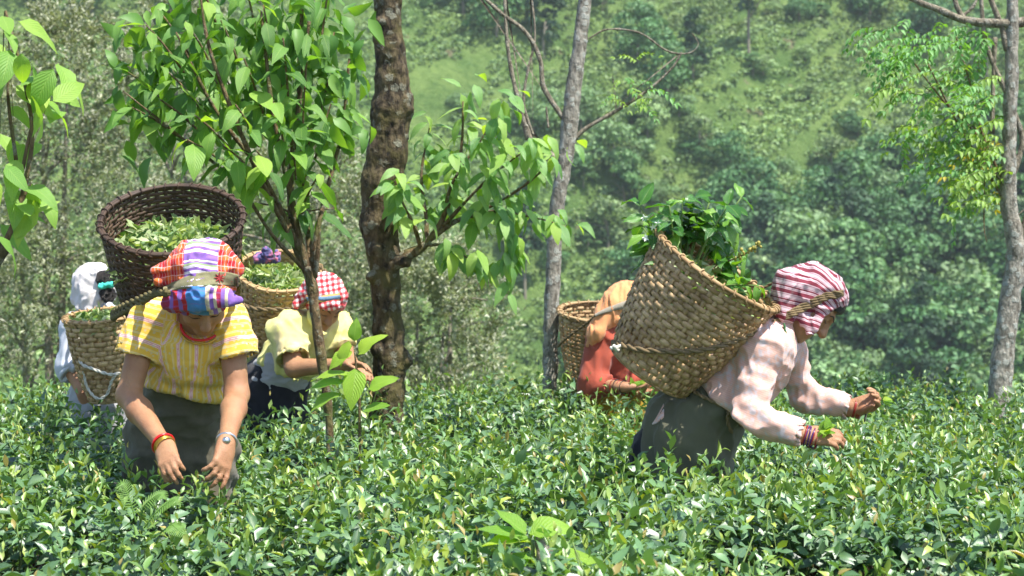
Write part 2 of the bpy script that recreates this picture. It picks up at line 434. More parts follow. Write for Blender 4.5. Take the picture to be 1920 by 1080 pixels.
I, J = np.meshgrid(np.arange(ny-1), np.arange(nx-1), indexing='ij'); I = I.ravel(); J = J.ravel()
gq = np.stack([I*nx+J, I*nx+J+1, (I+1)*nx+J+1, (I+1)*nx+J], 1)
g = G('hill_grass'); o = g.obj()
n1 = g.noise(o, 0.22, 5, 0.6); n2 = g.noise(o, 1.7, 5, 0.65); n3 = g.noise(o, 0.09, 3)
c = g.mix(g.ramp(n1, [(0.35, (0, 0, 0)), (0.65, (1, 1, 1))]), (0.10, 0.18, 0.05, 1), (0.21, 0.30, 0.085, 1))
c = g.mix(g.ramp(n2, [(0.4, (0, 0, 0)), (0.68, (0.7, 0.7, 0.7))]), c, (0.07, 0.14, 0.03, 1))
c = g.mix(g.ramp(g.noise(o, 0.5, 4, 0.6), [(0.64, (0, 0, 0)), (0.72, (0.75, 0.75, 0.75))]), c, (0.21, 0.175, 0.11, 1))
sx, sy, sz_ = g.xyz(o)
c = g.mix(g.ramp(g.ma('MULTIPLY', g.ma('SUBTRACT', sy, 8.0), 0.1), [(0.2, (1, 1, 1)), (0.6, (0, 0, 0))]), c, g.mix(n2, (0.05, 0.032, 0.02, 1), (0.11, 0.075, 0.045, 1)))
M_ground = g.done(g.bsdf(c, 0.95, 0.1, g.bump(g.ma('ADD', n2, g.noise(o, 6, 4, .7)), 1.0, 0.35)))
link('ground', np_mesh('ground', np.stack([X, Y, Z], -1).reshape(-1, 3), gq), M_ground, kind='structure',
     label='green hillside ground dropping from the tea terrace and rising across the valley')

def hill_hit(px, py):
    """where the sight line of a photograph point meets the far slope"""
    y = np.linspace(60, 250, 1900); x = (px-960)*y/F; z = CZ-(py-HY)*y/F
    b = z < hz(x, y)
    i = np.argmax(b) if b.any() else len(y)-1
    return V(x[i], y[i], hz(x[i], y[i]))
def proj(p): return 960+p[..., 0]/p[..., 1]*F, HY-(p[..., 2]-CZ)/p[..., 1]*F

# ------------------------------------------------------------------ tea bushes far across the valley
def forest_zone(px, py):
    """1 where trees cover the slope"""
    e = 640-(px-1120)*0.62+70*np.sin(px*0.013)
    z = np.where(py > np.maximum(e, 300-(px-1500)*0.25), 1.0, 0.0)
    return np.where(px < 1090, 0.0, z)
def leafcards(cen, nr, size, cols, r):
    """small folded two-face leaf sprays facing roughly along nr"""
    n = len(cen); d = unit(r.normal(size=(n, 3))); nn = unit(nr+0.75*r.normal(size=(n, 3)))
    x = unit(np.cross(d, nn)); y = np.cross(nn, x); s = size[:, None]
    v = np.stack([cen-y*s*0.9, cen-x*s*0.55+nn*s*0.18, cen+y*s*0.9, cen+x*s*0.55+nn*s*0.18], 1).reshape(-1, 3)
    k = np.arange(n)*4
    q = np.stack([k, k+1, k+2, k+3], 1)
    uv = np.tile([[0.5, 0], [0, 0.5], [0.5, 1], [1, 0.5]], (n, 1))
    return v, q, np.repeat(cols, 4, 0), uv
r = np.random.default_rng(3)
uu, vv = np.meshgrid(np.arange(-135, 45, 1.0), np.arange(40, 200, 0.74))
qx = (vv*0.7071+uu*0.7071); qy = (vv*0.7071-uu*0.7071)
bx_ = qx+r.normal(0, 0.16, qx.shape); by_ = qy+r.normal(0, 0.16, qx.shape)
bz_ = hz(bx_, by_); ok = (by_ > 110) & (by_ < 196) & (np.abs(bx_) < by_*0.268+7)
bp_ = np.stack([bx_, by_, bz_], -1)[ok]
px_, py_ = proj(bp_); keep = (py_ > -140) & (py_ < 800) & (forest_zone(px_, py_-55) < 0.5) & (vnoise(np.stack([(bp_[:, 0]-bp_[:, 1])*.42, (bp_[:, 0]+bp_[:, 1])*.05, 0*bp_[:, 0]], -1), 4) > -0.74) & (r.random(len(bp_)) < 0.97)
bp_ = bp_[keep]
nb_ = len(bp_); K = 38
th = r.random((nb_, K))*2*np.pi; cz = r.random((nb_, K))**0.7
sc = r.uniform(0.45, 0.80, nb_)[:, None]
hn = np.stack([np.cos(th)*np.sqrt(1-cz**2), np.sin(th)*np.sqrt(1-cz**2), cz], -1)
cen = bp_[:, None]+hn*sc[..., None]*np.array([1.0, 1.0, 0.85])*r.uniform(0.8, 1.06, (nb_, K, 1))
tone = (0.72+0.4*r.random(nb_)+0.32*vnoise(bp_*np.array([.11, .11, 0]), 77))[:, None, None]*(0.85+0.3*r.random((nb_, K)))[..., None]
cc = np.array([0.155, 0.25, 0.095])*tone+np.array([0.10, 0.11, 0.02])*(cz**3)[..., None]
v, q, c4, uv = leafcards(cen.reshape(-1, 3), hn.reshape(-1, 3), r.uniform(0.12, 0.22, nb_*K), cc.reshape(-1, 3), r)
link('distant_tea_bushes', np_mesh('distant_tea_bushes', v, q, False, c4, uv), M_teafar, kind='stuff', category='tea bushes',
     label='rounded green tea bushes in diagonal rows across the far hillside')

# ------------------------------------------------------------------ trees across the valley
def crown_mesh(name, seed, w_, h_, nclump, per, size, base_c, var, shape='round'):
    r = np.random.default_rng(seed); V_, Q_, C_, U_, o = [], [], [], [], 0
    for i in range(nclump):
        t = r.random(); a = r.random()*6.283
        if shape == 'cone': rr = (1-t)*0.9+0.12
        elif shape == 'tall': rr = math.sin(math.pi*min(0.97, t*0.85+0.12))
        else: rr = math.sin(math.pi*(0.18+0.74*t))
        rr *= r.uniform(0.45, 1.0)
        c = np.array([math.cos(a)*rr*w_/2, math.sin(a)*rr*w_/2, h_*(0.12+0.82*t)])
        cr = r.uniform(0.16, 0.28)*w_*(0.75 if shape != 'round' else 1)
        d = unit(r.normal(size=(per, 3))); d[:, 2] = np.where(d[:, 2] < -0.35, -d[:, 2], d[:, 2])
        p = c+d*cr*np.array([1, 1, 0.8])*r.uniform(0.72, 1.12, (per, 1))
        tone = r.uniform(1-var, 1+var)*(0.85+0.3*r.random((per, 1)))
        cl = np.asarray(base_c)*tone+np.array([0.03, 0.03, 0.005])*r.random()*var
        a_, b_, c_, u_ = leafcards(p, d, r.uniform(0.7, 1.3, per)*size, cl, r)
        V_.append(a_); Q_.append(b_+o); C_.append(c_); U_.append(u_); o += len(a_)
    return np_mesh(name, np.vstack(V_), np.vstack(Q_), False, np.vstack(C_), np.vstack(U_))
def trunk_mesh(name, h, r0, seed, forks=3):
    r = np.random.default_rng(seed); parts = []
    p = np.array([[0, 0, -0.8], [r.normal(0, .06)*h/5, r.normal(0, .06)*h/5, h*0.35], [r.normal(0, .1)*h/5, r.normal(0, .1)*h/5, h*0.8]])
    parts.append(tube_v(spline(p, 4), [r0, r0*0.8, r0*0.4], 6))
    for i in range(forks):
        s = p[1]+(p[2]-p[1])*r.random()*0.6; e = s+np.array([r.normal(0, .22)*h, r.normal(0, .22)*h, h*r.uniform(.15, .35)])
        parts.append(tube_v(spline([s, (s+e)/2+[0, 0, h*.03], e], 3), [r0*0.5, r0*0.15], 6))
    v, q = merge(parts); return np_mesh(name, v, q)
FC = [(0.075, 0.17, 0.065), (0.125, 0.24, 0.09), (0.18, 0.29, 0.125), (0.045, 0.105, 0.048), (0.09, 0.195, 0.07), (0.22, 0.32, 0.135), (0.04, 0.095, 0.042)]
crowns = [crown_mesh('crown', 40+i, w_, h_, nc, 105, s_, FC[i], 0.35, sh) for i, (w_, h_, nc, s_, sh) in enumerate(
    [(5.2, 4.6, 20, .21, 'round'), (4.6, 5.4, 19, .2, 'tall'), (5.6, 4.0, 20, .22, 'round'), (3.6, 6.4, 18, .19, 'tall'), (4.8, 4.4, 18, .2, 'round'), (4.2, 3.6, 15, .2, 'round'), (3.2, 6.8, 18, .19, 'cone')])]
for m_ in crowns: m_.materials.append(M_forest)
trunks = [trunk_mesh('trunk', 5.0, 0.13, 60+i) for i in range(3)]
for m_ in trunks: m_.materials.append(M_deadtwig)
def far_tree(px, py, kind, s, label, group, hgt=1.0, lift=0.6, drop=0.0):
    b = hill_hit(px, py)
    o = empty('far_tree', b, label, 'tree', group); o.rotation_euler.z = random.random()*6.28
    t = link('trunk', random.choice(trunks), None, o, True); t.scale = (s, s, s*(0.5+lift*0.35))
    c_ = link('crown', crowns[kind], None, o, True); c_.location = (0, 0, lift*s); c_.scale = (s, s, s*hgt)
r = np.random.default_rng(12)
spots = []
for py in np.arange(300, 840, 40):
    for px in np.arange(1080, 2010, 66):
        x = px+r.normal(0, 22)+(33 if int(py/40) % 2 else 0); y = py+r.normal(0, 13)
        if forest_zone(np.array(x), np.array(y-10)) > 0.5: spots.append((x, y))
for x, y in spots:
    low = (y-300)/450
    k = int(r.choice([0, 1, 2, 3, 4, 5, 6], p=[.2, .14, .18, .12, .18, .13, .05]))
    far_tree(x, y, k, r.uniform(0.72, 1.15), ('dark green round', 'mid green tall', 'light green broad', 'very dark slender', 'plain green rounded', 'pale green low', 'dark pointed')[k]+' tree in the dense wood on the far slope', 'trees of the wood across the valley', lift=0.25)
for (x, y, k, s, lab, lift) in [
    (1405, 118, 3, 1.05, 'tall dark tree with a bare trunk high on the far hillside', 3.0),
    (1250, 185, 4, 0.95, 'dark rounded tree on the upper far slope right of the pale trunk', 0.4),
    (1300, 150, 6, 0.8, 'dark pointed tree at the top of the far slope', 0.4),
    (1195, 120, 4, 0.9, 'dark leafy tree at the top edge right beside the pale trunk', 0.4),
    (1215, 275, 5, 0.75, 'small tree with flat pale crown on the far slope below the curled twig', 1.0),
    (1310, 300, 5, 0.7, 'small pale green tree on the ridge right of the leafy twig', 0.8),
    (1020, 110, 3, 1.0, 'dark tall tree behind the forked bare twigs', 0.6),
    (930, 70, 4, 1.0, 'dark round tree at the top edge of the far tea slope', 0.4),
    (870, 35, 3, 1.0, 'dark tree cut by the top edge right of the thick trunk', 0.4),
    (1000, 255, 2, 0.7, 'grey green tree behind the branch leaves left of the pale trunk', 0.6),
    (1150, 330, 2, 0.8, 'light green tree on the far slope just right of the pale trunk', 0.4),
    (1140, 470, 5, 0.85, 'light green spreading tree right of the hanging branch tips', 0.4),
    (1170, 400, 1, 0.75, 'mid green tree between the pale trunk and the coffee twigs', 0.4),
    (1090, 250, 2, 0.7, 'pale leafy tree right behind the lichened pale trunk', 0.6),
    (1190, 560, 0, 0.75, 'dark green shrub tree behind the orange shawl', 0.2),
    (985, 560, 6, 0.9, 'slim dark tree with a tall bare stem left of the pale trunk', 2.5),
    (1630, 40, 4, 0.9, 'dark tree at the top edge left of the yellowing tree', 0.4),
    (1740, 90, 0, 0.9, 'green tree behind the yellowing tree near the top edge', 0.4),
    (1560, 330, 5, 0.7, 'pale bushy tree in the middle of the far ridge', 0.3),
    (1850, 150, 1, 0.9, 'tree behind the right trunk high on the far slope', 0.4),
    (1450, 400, 5, 0.75, 'light green bushy tree above the striped headscarf', 0.2),
    (1365, 330, 0, 0.6, 'small dark tree on the far slope above the coffee twigs', 0.2),
    (60, 20, 0, 1.0, 'dark tree at the top left corner behind the silvery trees', 0.4),
    (170, 30, 4, 1.0, 'dark green tree above the silvery trees at the top left', 0.4),
    (330, 60, 0, 1.0, 'dark tree glimpsed above the silvery crown left of the sapling', 0.4)]:
    far_tree(x, y, k, s, lab, None, lift=lift)

r = np.random.default_rng(31); ns_ = 0
while ns_ < 46:
    x, y = r.uniform(720, 1900), r.uniform(10, 560)
    if forest_zone(np.array(x), np.array(y-20)) > .5 or (x < 1000 and y > 330): continue
    k = int(r.choice([2, 5, 5, 1, 0, 4])); far_tree(x, y, k, r.uniform(.25, .5), {2: 'broad light green', 5: 'pale', 1: 'upright mid green', 0: 'dark round', 4: 'plain green'}[k]+' shrub scattered among the tea rows of the far slope', 'shrubs among the far tea rows', lift=.1, hgt=.8); ns_ += 1

# ------------------------------------------------------------------ silvery trees below the terrace
def silver_tree(px, top, halfw, d, bot, nleaf, seed, label, stems):
    r = np.random.default_rng(seed)
    s = d/F; ct = P(px, top, d); zb = float(hz(ct[0], d)); base = V(ct[0], d, zb)
    H = ct[2]-zb; W = halfw*s
    o = empty('silvery_tree', base, label, 'tree', 'silvery trees below the tea terrace')
    zlow = max(P(px, bot, d)[2]-zb, 0.3)
    parts = []; tips = []
    for i in range(stems):
        a = r.random()*6.28; rr = r.random()**0.5*W*0.25
        b = np.array([math.cos(a)*rr*0.4, math.sin(a)*rr*0.4, -0.2]); e = np.array([math.cos(a)*rr*1.6, math.sin(a)*rr*1.6, H*r.uniform(.75, .92)])
        pa = spline([b, (b+e)/2+r.normal(0, .08, 3), e], 6); parts.append(tube_v(pa, [0.09, 0.05, 0.012], 6))
        for k in range(9):
            t = r.uniform(.25, .95); s0 = pa[int(t*(len(pa)-1))]; dr = unit(np.array([r.normal(), r.normal(), 0.5])); L = r.uniform(.4, 1.0)*W*0.55
            pp = spline([s0, s0+dr*L*0.5+[0, 0, .05], s0+dr*L], 3); parts.append(tube_v(pp, [0.025, 0.006], 6))
    v, q = merge(parts); link('trunk', np_mesh('trunk', v, q), M_deadtwig, o, True)
    # upright leafy sprays
    ns = nleaf//26; t = r.random(ns); a = r.random(ns)*6.283
    prof = np.sqrt(np.clip(1-((t-0.42)/0.60)**2, 0.02, 1))
    rr = (r.random(ns)**0.42)*W*prof*(0.85+0.3*vnoise(np.stack([np.cos(a)*1.5, np.sin(a)*1.5, t*5], -1), seed))
    sp = np.stack([np.cos(a)*rr, np.sin(a)*rr, zlow+(H-zlow)*t], -1)
    # gaps
    g_ = vnoise(sp*1.6, seed+1) > -0.55; sp = sp[g_]; ns = len(sp)
    dr = unit(sp*np.array([.5, .5, 0])+r.normal(0, .5, (ns, 3))+np.array([0, 0, 0.9]))
    L = r.uniform(.14, .34, ns)
    k = 26
    u = r.random((ns, k)); pos = sp[:, None]+dr[:, None]*(L[:, None]*u)[..., None]+r.normal(0, .018, (ns, k, 3))
    ld = unit(dr[:, None]*0.7+r.normal(0, .7, (ns, k, 3))); ln = unit(r.normal(0, .6, (ns, k, 3))+np.array([0, -.2, .8]))
    tone = np.clip(0.9+0.35*vnoise(sp*1.3, seed+2)+0.15*r.normal(size=ns), .5, 1.5)[:, None, None]*(0.8+0.4*r.random((ns, k)))[..., None]
    pale = (r.random((ns, k)) < 0.42)[..., None]
    cl = np.where(pale, np.array([0.40, 0.42, 0.29]), np.array([0.20, 0.225, 0.11]))*tone
    tp = [(np.array([[0, 0, 0], [-.5, .5, .06], [0, .55, -.06], [.5, .5, .06], [0, 1, -.12]], float), np.array([[0, 2, 4, 1], [0, 3, 4, 2]]), np.array([[.5, 0], [0, .5], [.5, .5], [1, .5], [.5, 1]]))]
    N = ns*k; Lf = r.uniform(.045, .075, N)*d/21
    vv_, qq_, c4, u4 = leaf_batch(tp, np.zeros(N, int), pos.reshape(-1, 3), ld.reshape(-1, 3), ln.reshape(-1, 3), Lf, Lf*0.42, cl.reshape(-1, 3))
    link('crown', np_mesh('crown', vv_, qq_, False, c4, u4), M_silver, o, True)
silver_tree(120, 30, 215, 21, 640, 26000, 1, 'tall silvery leaved tree behind the white hooded picker at the left', 3)
silver_tree(330, -20, 170, 24, 690, 15000, 2, 'silvery leaved tree behind the dark basket and sapling', 2)
silver_tree(560, 250, 210, 20, 730, 22000, 3, 'silvery grey tree behind the gingham headscarf, left of the thick trunk', 3)
silver_tree(800, 470, 175, 20, 760, 17000, 4, 'low silvery bush tree right of the thick trunk under the hanging branch', 3)
silver_tree(-30, 130, 150, 19, 720, 12000, 5, 'silvery leaved tree at the left frame edge', 2)
# ================================================================== tea field
HOLES = [(P(340, 700, 6.36), 0.21, 0.19), (P(1282, 700, 6.27), 0.22, 0.20), (P(510, 700, 8.18), 0.21, 0.21), (P(196, 700, 8.13), 0.2, 0.2), (P(1150, 700, 9.0), 0.2, 0.2)]
DIPS = [(P(320, 800, 5.55), 0.16, 0.06), (P(412, 800, 5.55), 0.16, 0.06), (P(1545, 800, 6.05), 0.16, 0.03)]
def tea_top(x, y):
    p = np.stack([x, y, 0*x], -1)
    z = 0.745+0.05*vnoise(p*1.1, 31)+0.03*vnoise(p*2.7, 32)+0.012*vnoise(p*7, 33)
    w_ = 0.18*vnoise(p*0.9, 34)
    for yc, dep in ((4.66, 0.50), (8.6, 0.05)):
        amp = sstep(-0.25, 0.35, vnoise(np.stack([x*0.8+yc, 0*x, 0*x], -1), 35)+0.15)
        if yc < 5: amp = np.clip(sstep(-.35, -.75, x)+sstep(.45, .7, x)*sstep(1.25, 1.0, x)+.15, 0, 1)
        z = z-dep*amp*np.exp(-((y-yc-w_*(.5 if yc < 5 else 1))/(.25 if yc < 5 else .17))**2)
    z = z-sstep(9.6, 11.0, y)*0.9
    for c, rad, dep in DIPS: z = z-dep*np.exp(-(((x-c[0])**2+(y-c[1])**2)/rad**2))
    return z
def in_hole(x, y):
    m = np.zeros(x.shape, bool)
    for c, a, b in HOLES: m |= ((x-c[0])/a)**2+((y-c[1])/b)**2 < 1
    return m
r = np.random.default_rng(21)
def field_pts(n):
    y = 3.35+(10.7-3.35)*r.random(n)**1.15; x = (r.random(n)*2-1)*(0.268*y+0.75)
    # area-true thinning: density per m2 falls with distance
    return x, y
NS = 14500
x, y = field_pts(NS); m = ~in_hole(x, y); x, y = x[m], y[m]
# clumpy: thin out by noise so that gaps show
pz = np.stack([x, y, 0*x], -1); m = (vnoise(pz*5.5, 41) > -0.62) | (r.random(len(x)) < 0.35); x, y = x[m], y[m]
NS = len(x); top = tea_top(x, y)
e = 0.02; gx = (tea_top(x+e, y)-tea_top(x-e, y))/(2*e); gy = (tea_top(x, y+e)-tea_top(x, y-e))/(2*e)
up = unit(np.stack([-gx, -gy, np.ones(NS)], -1)*np.array([.8, .8, 1])+r.normal(0, .22, (NS, 3))*np.array([1, 1, .2]))
hgt = r.normal(0.0, 0.035, NS)-0.10*(r.random(NS)**3)+0.06*(r.random(NS) < 0.12)
tip = np.stack([x, y, top+hgt], -1)
pos, dr, nm, Ls, Ws, cl, wh = [], [], [], [], [], [], []
def add(p, d, n, L, W, c, wch): pos.append(p); dr.append(d); nm.append(n); Ls.append(L); Ws.append(W); cl.append(c); wh.append(wch)
phase = r.random(NS)*6.283
s1 = unit(np.cross(up, [0.3, 0.1, 0.9])); s2 = np.cross(up, s1)
vig = np.clip(1+0.5*vnoise(pz[:NS]*1.3, 44), 0.6, 1.5) if len(pz) == NS else np.ones(NS)
for k in range(9):
    a = phase+k*2.4; out = np.cos(a)[:, None]*s1+np.sin(a)[:, None]*s2
    depth = (0.0 if k == 0 else 0.014+0.017*k)+r.normal(0, .004, NS)
    p = tip-up*depth[:, None]
    if k < 3:                                      # young tips: two leaves and a bud, upright, yellow green
        tilt = (0.12, 0.5, 0.75)[k]; L = np.array((0.024, 0.036, 0.046)[k])*r.uniform(.7, 1.25, NS)
        d = unit(up+out*tilt+r.normal(0, .12, (NS, 3))); n_ = -out+up*0.3
        mixc = r.random(NS)[:, None]**3.0
        c = np.array([0.14, 0.265, 0.055])*(1-mixc)+np.array([0.38, 0.46, 0.075])*mixc
        red = (r.random(NS) < 0.10)[:, None]; c = np.where(red & (k < 2), np.array([0.34, 0.27, 0.07]), c)
        c = c*r.uniform(.75, 1.2, (NS, 1)); W = L*r.uniform(.32, .42, NS)
        sel = r.random(NS) < (0.55, 0.62, 0.75)[k]
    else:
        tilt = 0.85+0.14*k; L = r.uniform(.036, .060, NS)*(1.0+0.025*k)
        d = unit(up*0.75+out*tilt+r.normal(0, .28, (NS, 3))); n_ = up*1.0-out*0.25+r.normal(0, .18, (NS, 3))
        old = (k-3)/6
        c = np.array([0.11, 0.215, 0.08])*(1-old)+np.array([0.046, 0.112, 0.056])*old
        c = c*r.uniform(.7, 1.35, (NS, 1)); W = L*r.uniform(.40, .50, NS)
        sel = r.random(NS) < 0.84
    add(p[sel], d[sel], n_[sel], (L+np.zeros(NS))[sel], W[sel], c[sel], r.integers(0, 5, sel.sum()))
# deeper storey of old leaves, coloured darker still to deepen shade in the gaps
ND = 20000
x2, y2 = field_pts(ND); m = ~in_hole(x2, y2); x2, y2 = x2[m], y2[m]; ND = len(x2)
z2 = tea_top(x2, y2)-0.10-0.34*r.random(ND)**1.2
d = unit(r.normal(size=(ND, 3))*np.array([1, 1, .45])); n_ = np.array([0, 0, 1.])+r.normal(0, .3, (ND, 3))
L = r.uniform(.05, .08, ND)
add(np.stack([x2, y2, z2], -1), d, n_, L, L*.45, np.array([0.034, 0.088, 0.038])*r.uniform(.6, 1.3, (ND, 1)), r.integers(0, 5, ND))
pos, dr, nm, cl = map(np.vstack, (pos, dr, nm, cl)); Ls, Ws, wh = map(np.concatenate, (Ls, Ws, wh))
tp = [leaf_tpl(3, 1, f_, dp, 0.85, wv, wmax=1.0, twist=tw) for f_, dp, wv, tw in ((.30, .25, 0, 0), (.15, .55, .5, .3), (.4, .1, 0, -.3), (.2, .75, .6, 0), (.1, -.15, .6, .4))]
# the 300 leaves that show largest become parts of their own
ppx, ppy = proj(pos); vis = (pos[:, 1] < 4.75) & (ppx > 10) & (ppx < 1910) & (ppy < 1075) & (ppy > 700)
dz = pos[:, 2]-tea_top(pos[:, 0], pos[:, 1])
score = np.where(vis & (dz > -0.07), Ls/pos[:, 1]*(1+0.3*r.random(len(Ls))), 0); big = np.argsort(-score)[:300]
rest = np.ones(len(Ls), bool); rest[big] = False
low = (pos[:, 1] > 6.6) | (np.arange(len(Ls)) >= len(Ls)-ND); wh = np.where(low, wh+5, wh)
tp += [leaf_tpl(2, 1, f_, dp, 0.85, 0, wmax=1.0, twist=tw) for f_, dp, tw in ((.30, .25, 0), (.15, .55, .3), (.4, .1, -.3), (.2, .75, 0), (.1, -.15, .4))]
v, q, c4, uv = leaf_batch(tp, wh[rest], pos[rest], dr[rest], nm[rest], Ls[rest], Ws[rest], cl[rest])
tea = link('tea_bushes', np_mesh('tea_bushes', v, q, True, c4, uv), M_tea, kind='stuff', category='tea bushes',
           label='flat plucked canopy of glossy green tea bushes filling the foreground')
tpb = [leaf_tpl(5, 1, f_, dp, 0.85, wv, wmax=.44, twist=tw) for f_, dp, wv, tw in ((.30, .25, 0, 0), (.15, .55, .5, .3), (.4, .1, 0, -.3), (.2, .75, .6, 0), (.1, -.15, .6, .4))]
bank = {}
X_, Y_, Z_ = frame(dr, nm)
for i in big:
    ci = int(np.clip(cl[i, 0]/0.05, 0, 5)); key = (int(wh[i]) % 5, ci)
    if key not in bank:
        tv, tq, tu = tpb[wh[i] % 5]; bank[key] = np_mesh('tea_leaf', tv, tq, True, np.tile(cl[i], (len(tv), 1)), tu); bank[key].materials.append(M_tea)
    o = link('tea_leaf', bank[key], None, tea); o.matrix_basis = mat4(X_[i], Y_[i], Z_[i], pos[i], Ls[i])
# stems of the bushes
parts = []
for i in r.permutation(NS)[:2600]:
    b = tip[i]-up[i]*0.02; e_ = tip[i]-up[i]*0.16+r.normal(0, .02, 3); f_ = e_+np.array([r.normal(0, .06), r.normal(0, .06), -.28])
    parts.append(tube_v(np.array([b, e_, f_]), [0.0016, 0.0024, 0.005], 4))
v, q = merge(parts)
gm = G('tea_stem'); sx, sy, sz_ = gm.xyz(gm.obj())
M_stem = gm.done(gm.bsdf(gm.mix(gm.ramp(sz_, [(0.5, (0, 0, 0)), (0.68, (1, 1, 1))]), (0.10, 0.062, 0.035, 1), (0.13, 0.20, 0.05, 1)), 0.6, 0.3))
o = link('stems', np_mesh('stems', v, q), M_stem, tea); o['kind'] = 'stuff'

# ------------------------------------------------------------------ leaf objects on saplings and branches
def leaf_bank(name, m, ratio, n=6, seed=0, droop=(0.1, 0.9), half=2, seg=6, tip=0.8, wave=0.8):
    r = np.random.default_rng(seed); out = []
    for i in range(n):
        v, q, uv = leaf_tpl(seg, half, r.uniform(.05, .4), droop[0]+(droop[1]-droop[0])*i/(n-1), tip, r.uniform(0, wave), ratio*r.uniform(.85, 1.12), twist=r.uniform(-.4, .4))
        me = np_mesh(name, v, q, True, None, uv); me.materials.append(m); out.append(me)
    return out
def put_leaf(bank_, parent, p, d, n, L, name='leaf', pick=None):
    x, y, z = frame(np.asarray(d, float), np.asarray(n, float))
    o = link(name, random.choice(bank_) if pick is None else bank_[pick], None, parent)
    o.matrix_basis = mat4(x, y, z, p, L); return o
UPZ = V(0, 0, 1)
B_sap = leaf_bank('leaf', M_sap, 0.36, 9, 1, (0.1, 0.95), tip=0.75, wave=1.4)
B_branch = leaf_bank('leaf', M_branch, 0.40, 6, 2, (0.2, 0.9), tip=0.72)
B_edge = leaf_bank('leaf', M_edge, 0.44, 6, 3, (0.1, 0.8), tip=0.75)
B_coffee = leaf_bank('leaf', M_coffee, 0.42, 6, 4, (0.1, 0.9), tip=0.9, wave=1.6)
B_weed = leaf_bank('leaf', M_weed, 0.56, 5, 5, (0.1, 0.7), tip=0.72)
r = np.random.default_rng(5)

# sapling with many thin stems
ds = 7.15
sap = empty('sapling', (P(612, 800, ds)[0], ds, 0), 'leafy green sapling with thin stems in front of the gingham scarfed picker', 'tree')
bx0 = P(622, 1060, ds); fork = P(588, 560, ds)
tube('trunk', [V(bx0[0], ds, 0.0), P(620, 860, ds), P(612, 740, ds), P(598, 640, ds), P(588, 560, ds), P(578, 500, ds)], [0.017, 0.016, 0.016, 0.019, 0.021, 0.021], M_twig, sap, 10, 6, 0.004)
stems = [([P(580, 520, ds), P(560, 440, ds-.02), P(540, 340, ds-.05), P(510, 200, ds-.1), P(490, 20, ds-.1)], .015),
         ([P(582, 500, ds), P(578, 420, ds+.05), P(566, 300, ds+.08), P(560, 150, ds+.1), P(570, -60, ds+.1)], .014),
         ([P(576, 510, ds), P(552, 450, ds), P(545, 330, ds), P(560, 200, ds), P(580, 40, ds-.1)], .016),
         ([P(585, 500, ds), P(598, 420, ds), P(612, 360, ds+.05), P(640, 250, ds+.1), P(655, 110, ds+.1)], .011),
         ([P(572, 490, ds), P(530, 400, ds-.05), P(480, 310, ds-.1), P(400, 200, ds-.15), P(330, 60, ds-.2)], .012),
         ([P(565, 500, ds), P(510, 440, ds-.1), P(440, 340, ds-.15), P(330, 250, ds-.2), P(230, 170, ds-.25)], .009),
         ([P(560, 470, ds), P(500, 360, ds-.12), P(440, 220, ds-.25), P(390, 80, ds-.3), P(370, -60, ds-.3)], .011),
         ([P(590, 520, ds), P(596, 470, ds-.03), P(600, 430, ds-.04)], .012)]
for pts, r0 in stems: tube('stem', pts, [r0, r0*.8, r0*.35], M_twig, sap, 8, 6, 0.002)
tipsS = [(500, 20, -.1), (430, 40, -.3), (350, 40, -.25), (300, 110, -.3), (240, 120, -.25), (390, 120, -.35), (460, 110, -.3), (540, 80, -.2), (610, 60, -.1),
         (640, 130, .05), (660, 60, .1), (580, 150, -.2), (520, 190, -.3), (440, 200, -.4), (370, 200, -.35), (300, 190, -.25), (250, 200, -.2), (340, 270, -.25), (410, 270, -.35),
         (480, 280, -.35), (550, 260, -.3), (610, 230, -.15), (650, 210, .05), (620, 320, -.1), (455, 330, -.3), (640, 385, .05), (475, 385, .1),
         (300, 30, 0), (560, -30, 0), (450, -30, 0), (360, -60, 0), (640, -20, 0), (270, 60, -.1), (520, 130, .1), (420, 150, .1), (330, 140, .1)]
nl = 0
for (px, py, dd) in tipsS:
    c0 = P(px-(28 if px > 600 else 0)+r.normal(0, 8), py+r.normal(0, 8), ds+dd+r.normal(0, .05)); k = int(r.integers(6, 9)); ph = r.random()*6.28
    inn = P(560, 330, ds); ax = unit(c0-inn+V(0, 0, .15))
    st = tube('twig', [c0-ax*0.22, c0-ax*.1+V(0, 0, .01), c0], [0.005, 0.003], M_twig, sap, 6, 3)
    for i in range(k):
        if nl >= 292: break
        a = ph+i*2.4; out = V(math.cos(a), math.sin(a), 0); p = c0-ax*0.028*i*1.15
        d_ = unit(out*.9+ax*.3+V(0, -0.15, -0.75+r.normal(0, .35))); L = r.uniform(.09, .17)*(0.72 if i == 0 else 1)
        put_leaf(B_sap if r.random() < .82 else B_edge, sap, p, d_, UPZ*.8+out*.6+V(0, -.35, 0)+r.normal(0, .2, 3), L); nl += 1

# the leaves deeper in the crown
N = 470; tpS = [leaf_tpl(5, 1, f_, dp, .72, .6, wmax=1.0, twist=tw) for f_, dp, tw in ((.2, .3, .3), (.3, .6, -.3), (.1, .8, .2))]
okT = [k for k, t_ in enumerate(tipsS) if t_[1] < 260]; ti = np.array(okT)[r.integers(0, len(okT), N)]; c0 = np.array([P(tipsS[k][0]*.93+30, tipsS[k][1]+12, ds+tipsS[k][2]*.4+.08) for k in ti])+r.normal(0, .07, (N, 3))
dd = unit(r.normal(0, .6, (N, 3))+V(0, 0, -.8)); nn_ = unit(r.normal(0, .4, (N, 3))+V(0, -.5, .7)); L = r.uniform(.07, .14, N)
kk = r.random((N, 1)); v, q, c4, uv = leaf_batch(tpS, r.integers(0, 3, N), c0, dd, nn_, L, L*.40, np.array([.09, .22, .05])*(1-kk)+np.array([.21, .38, .08])*kk)
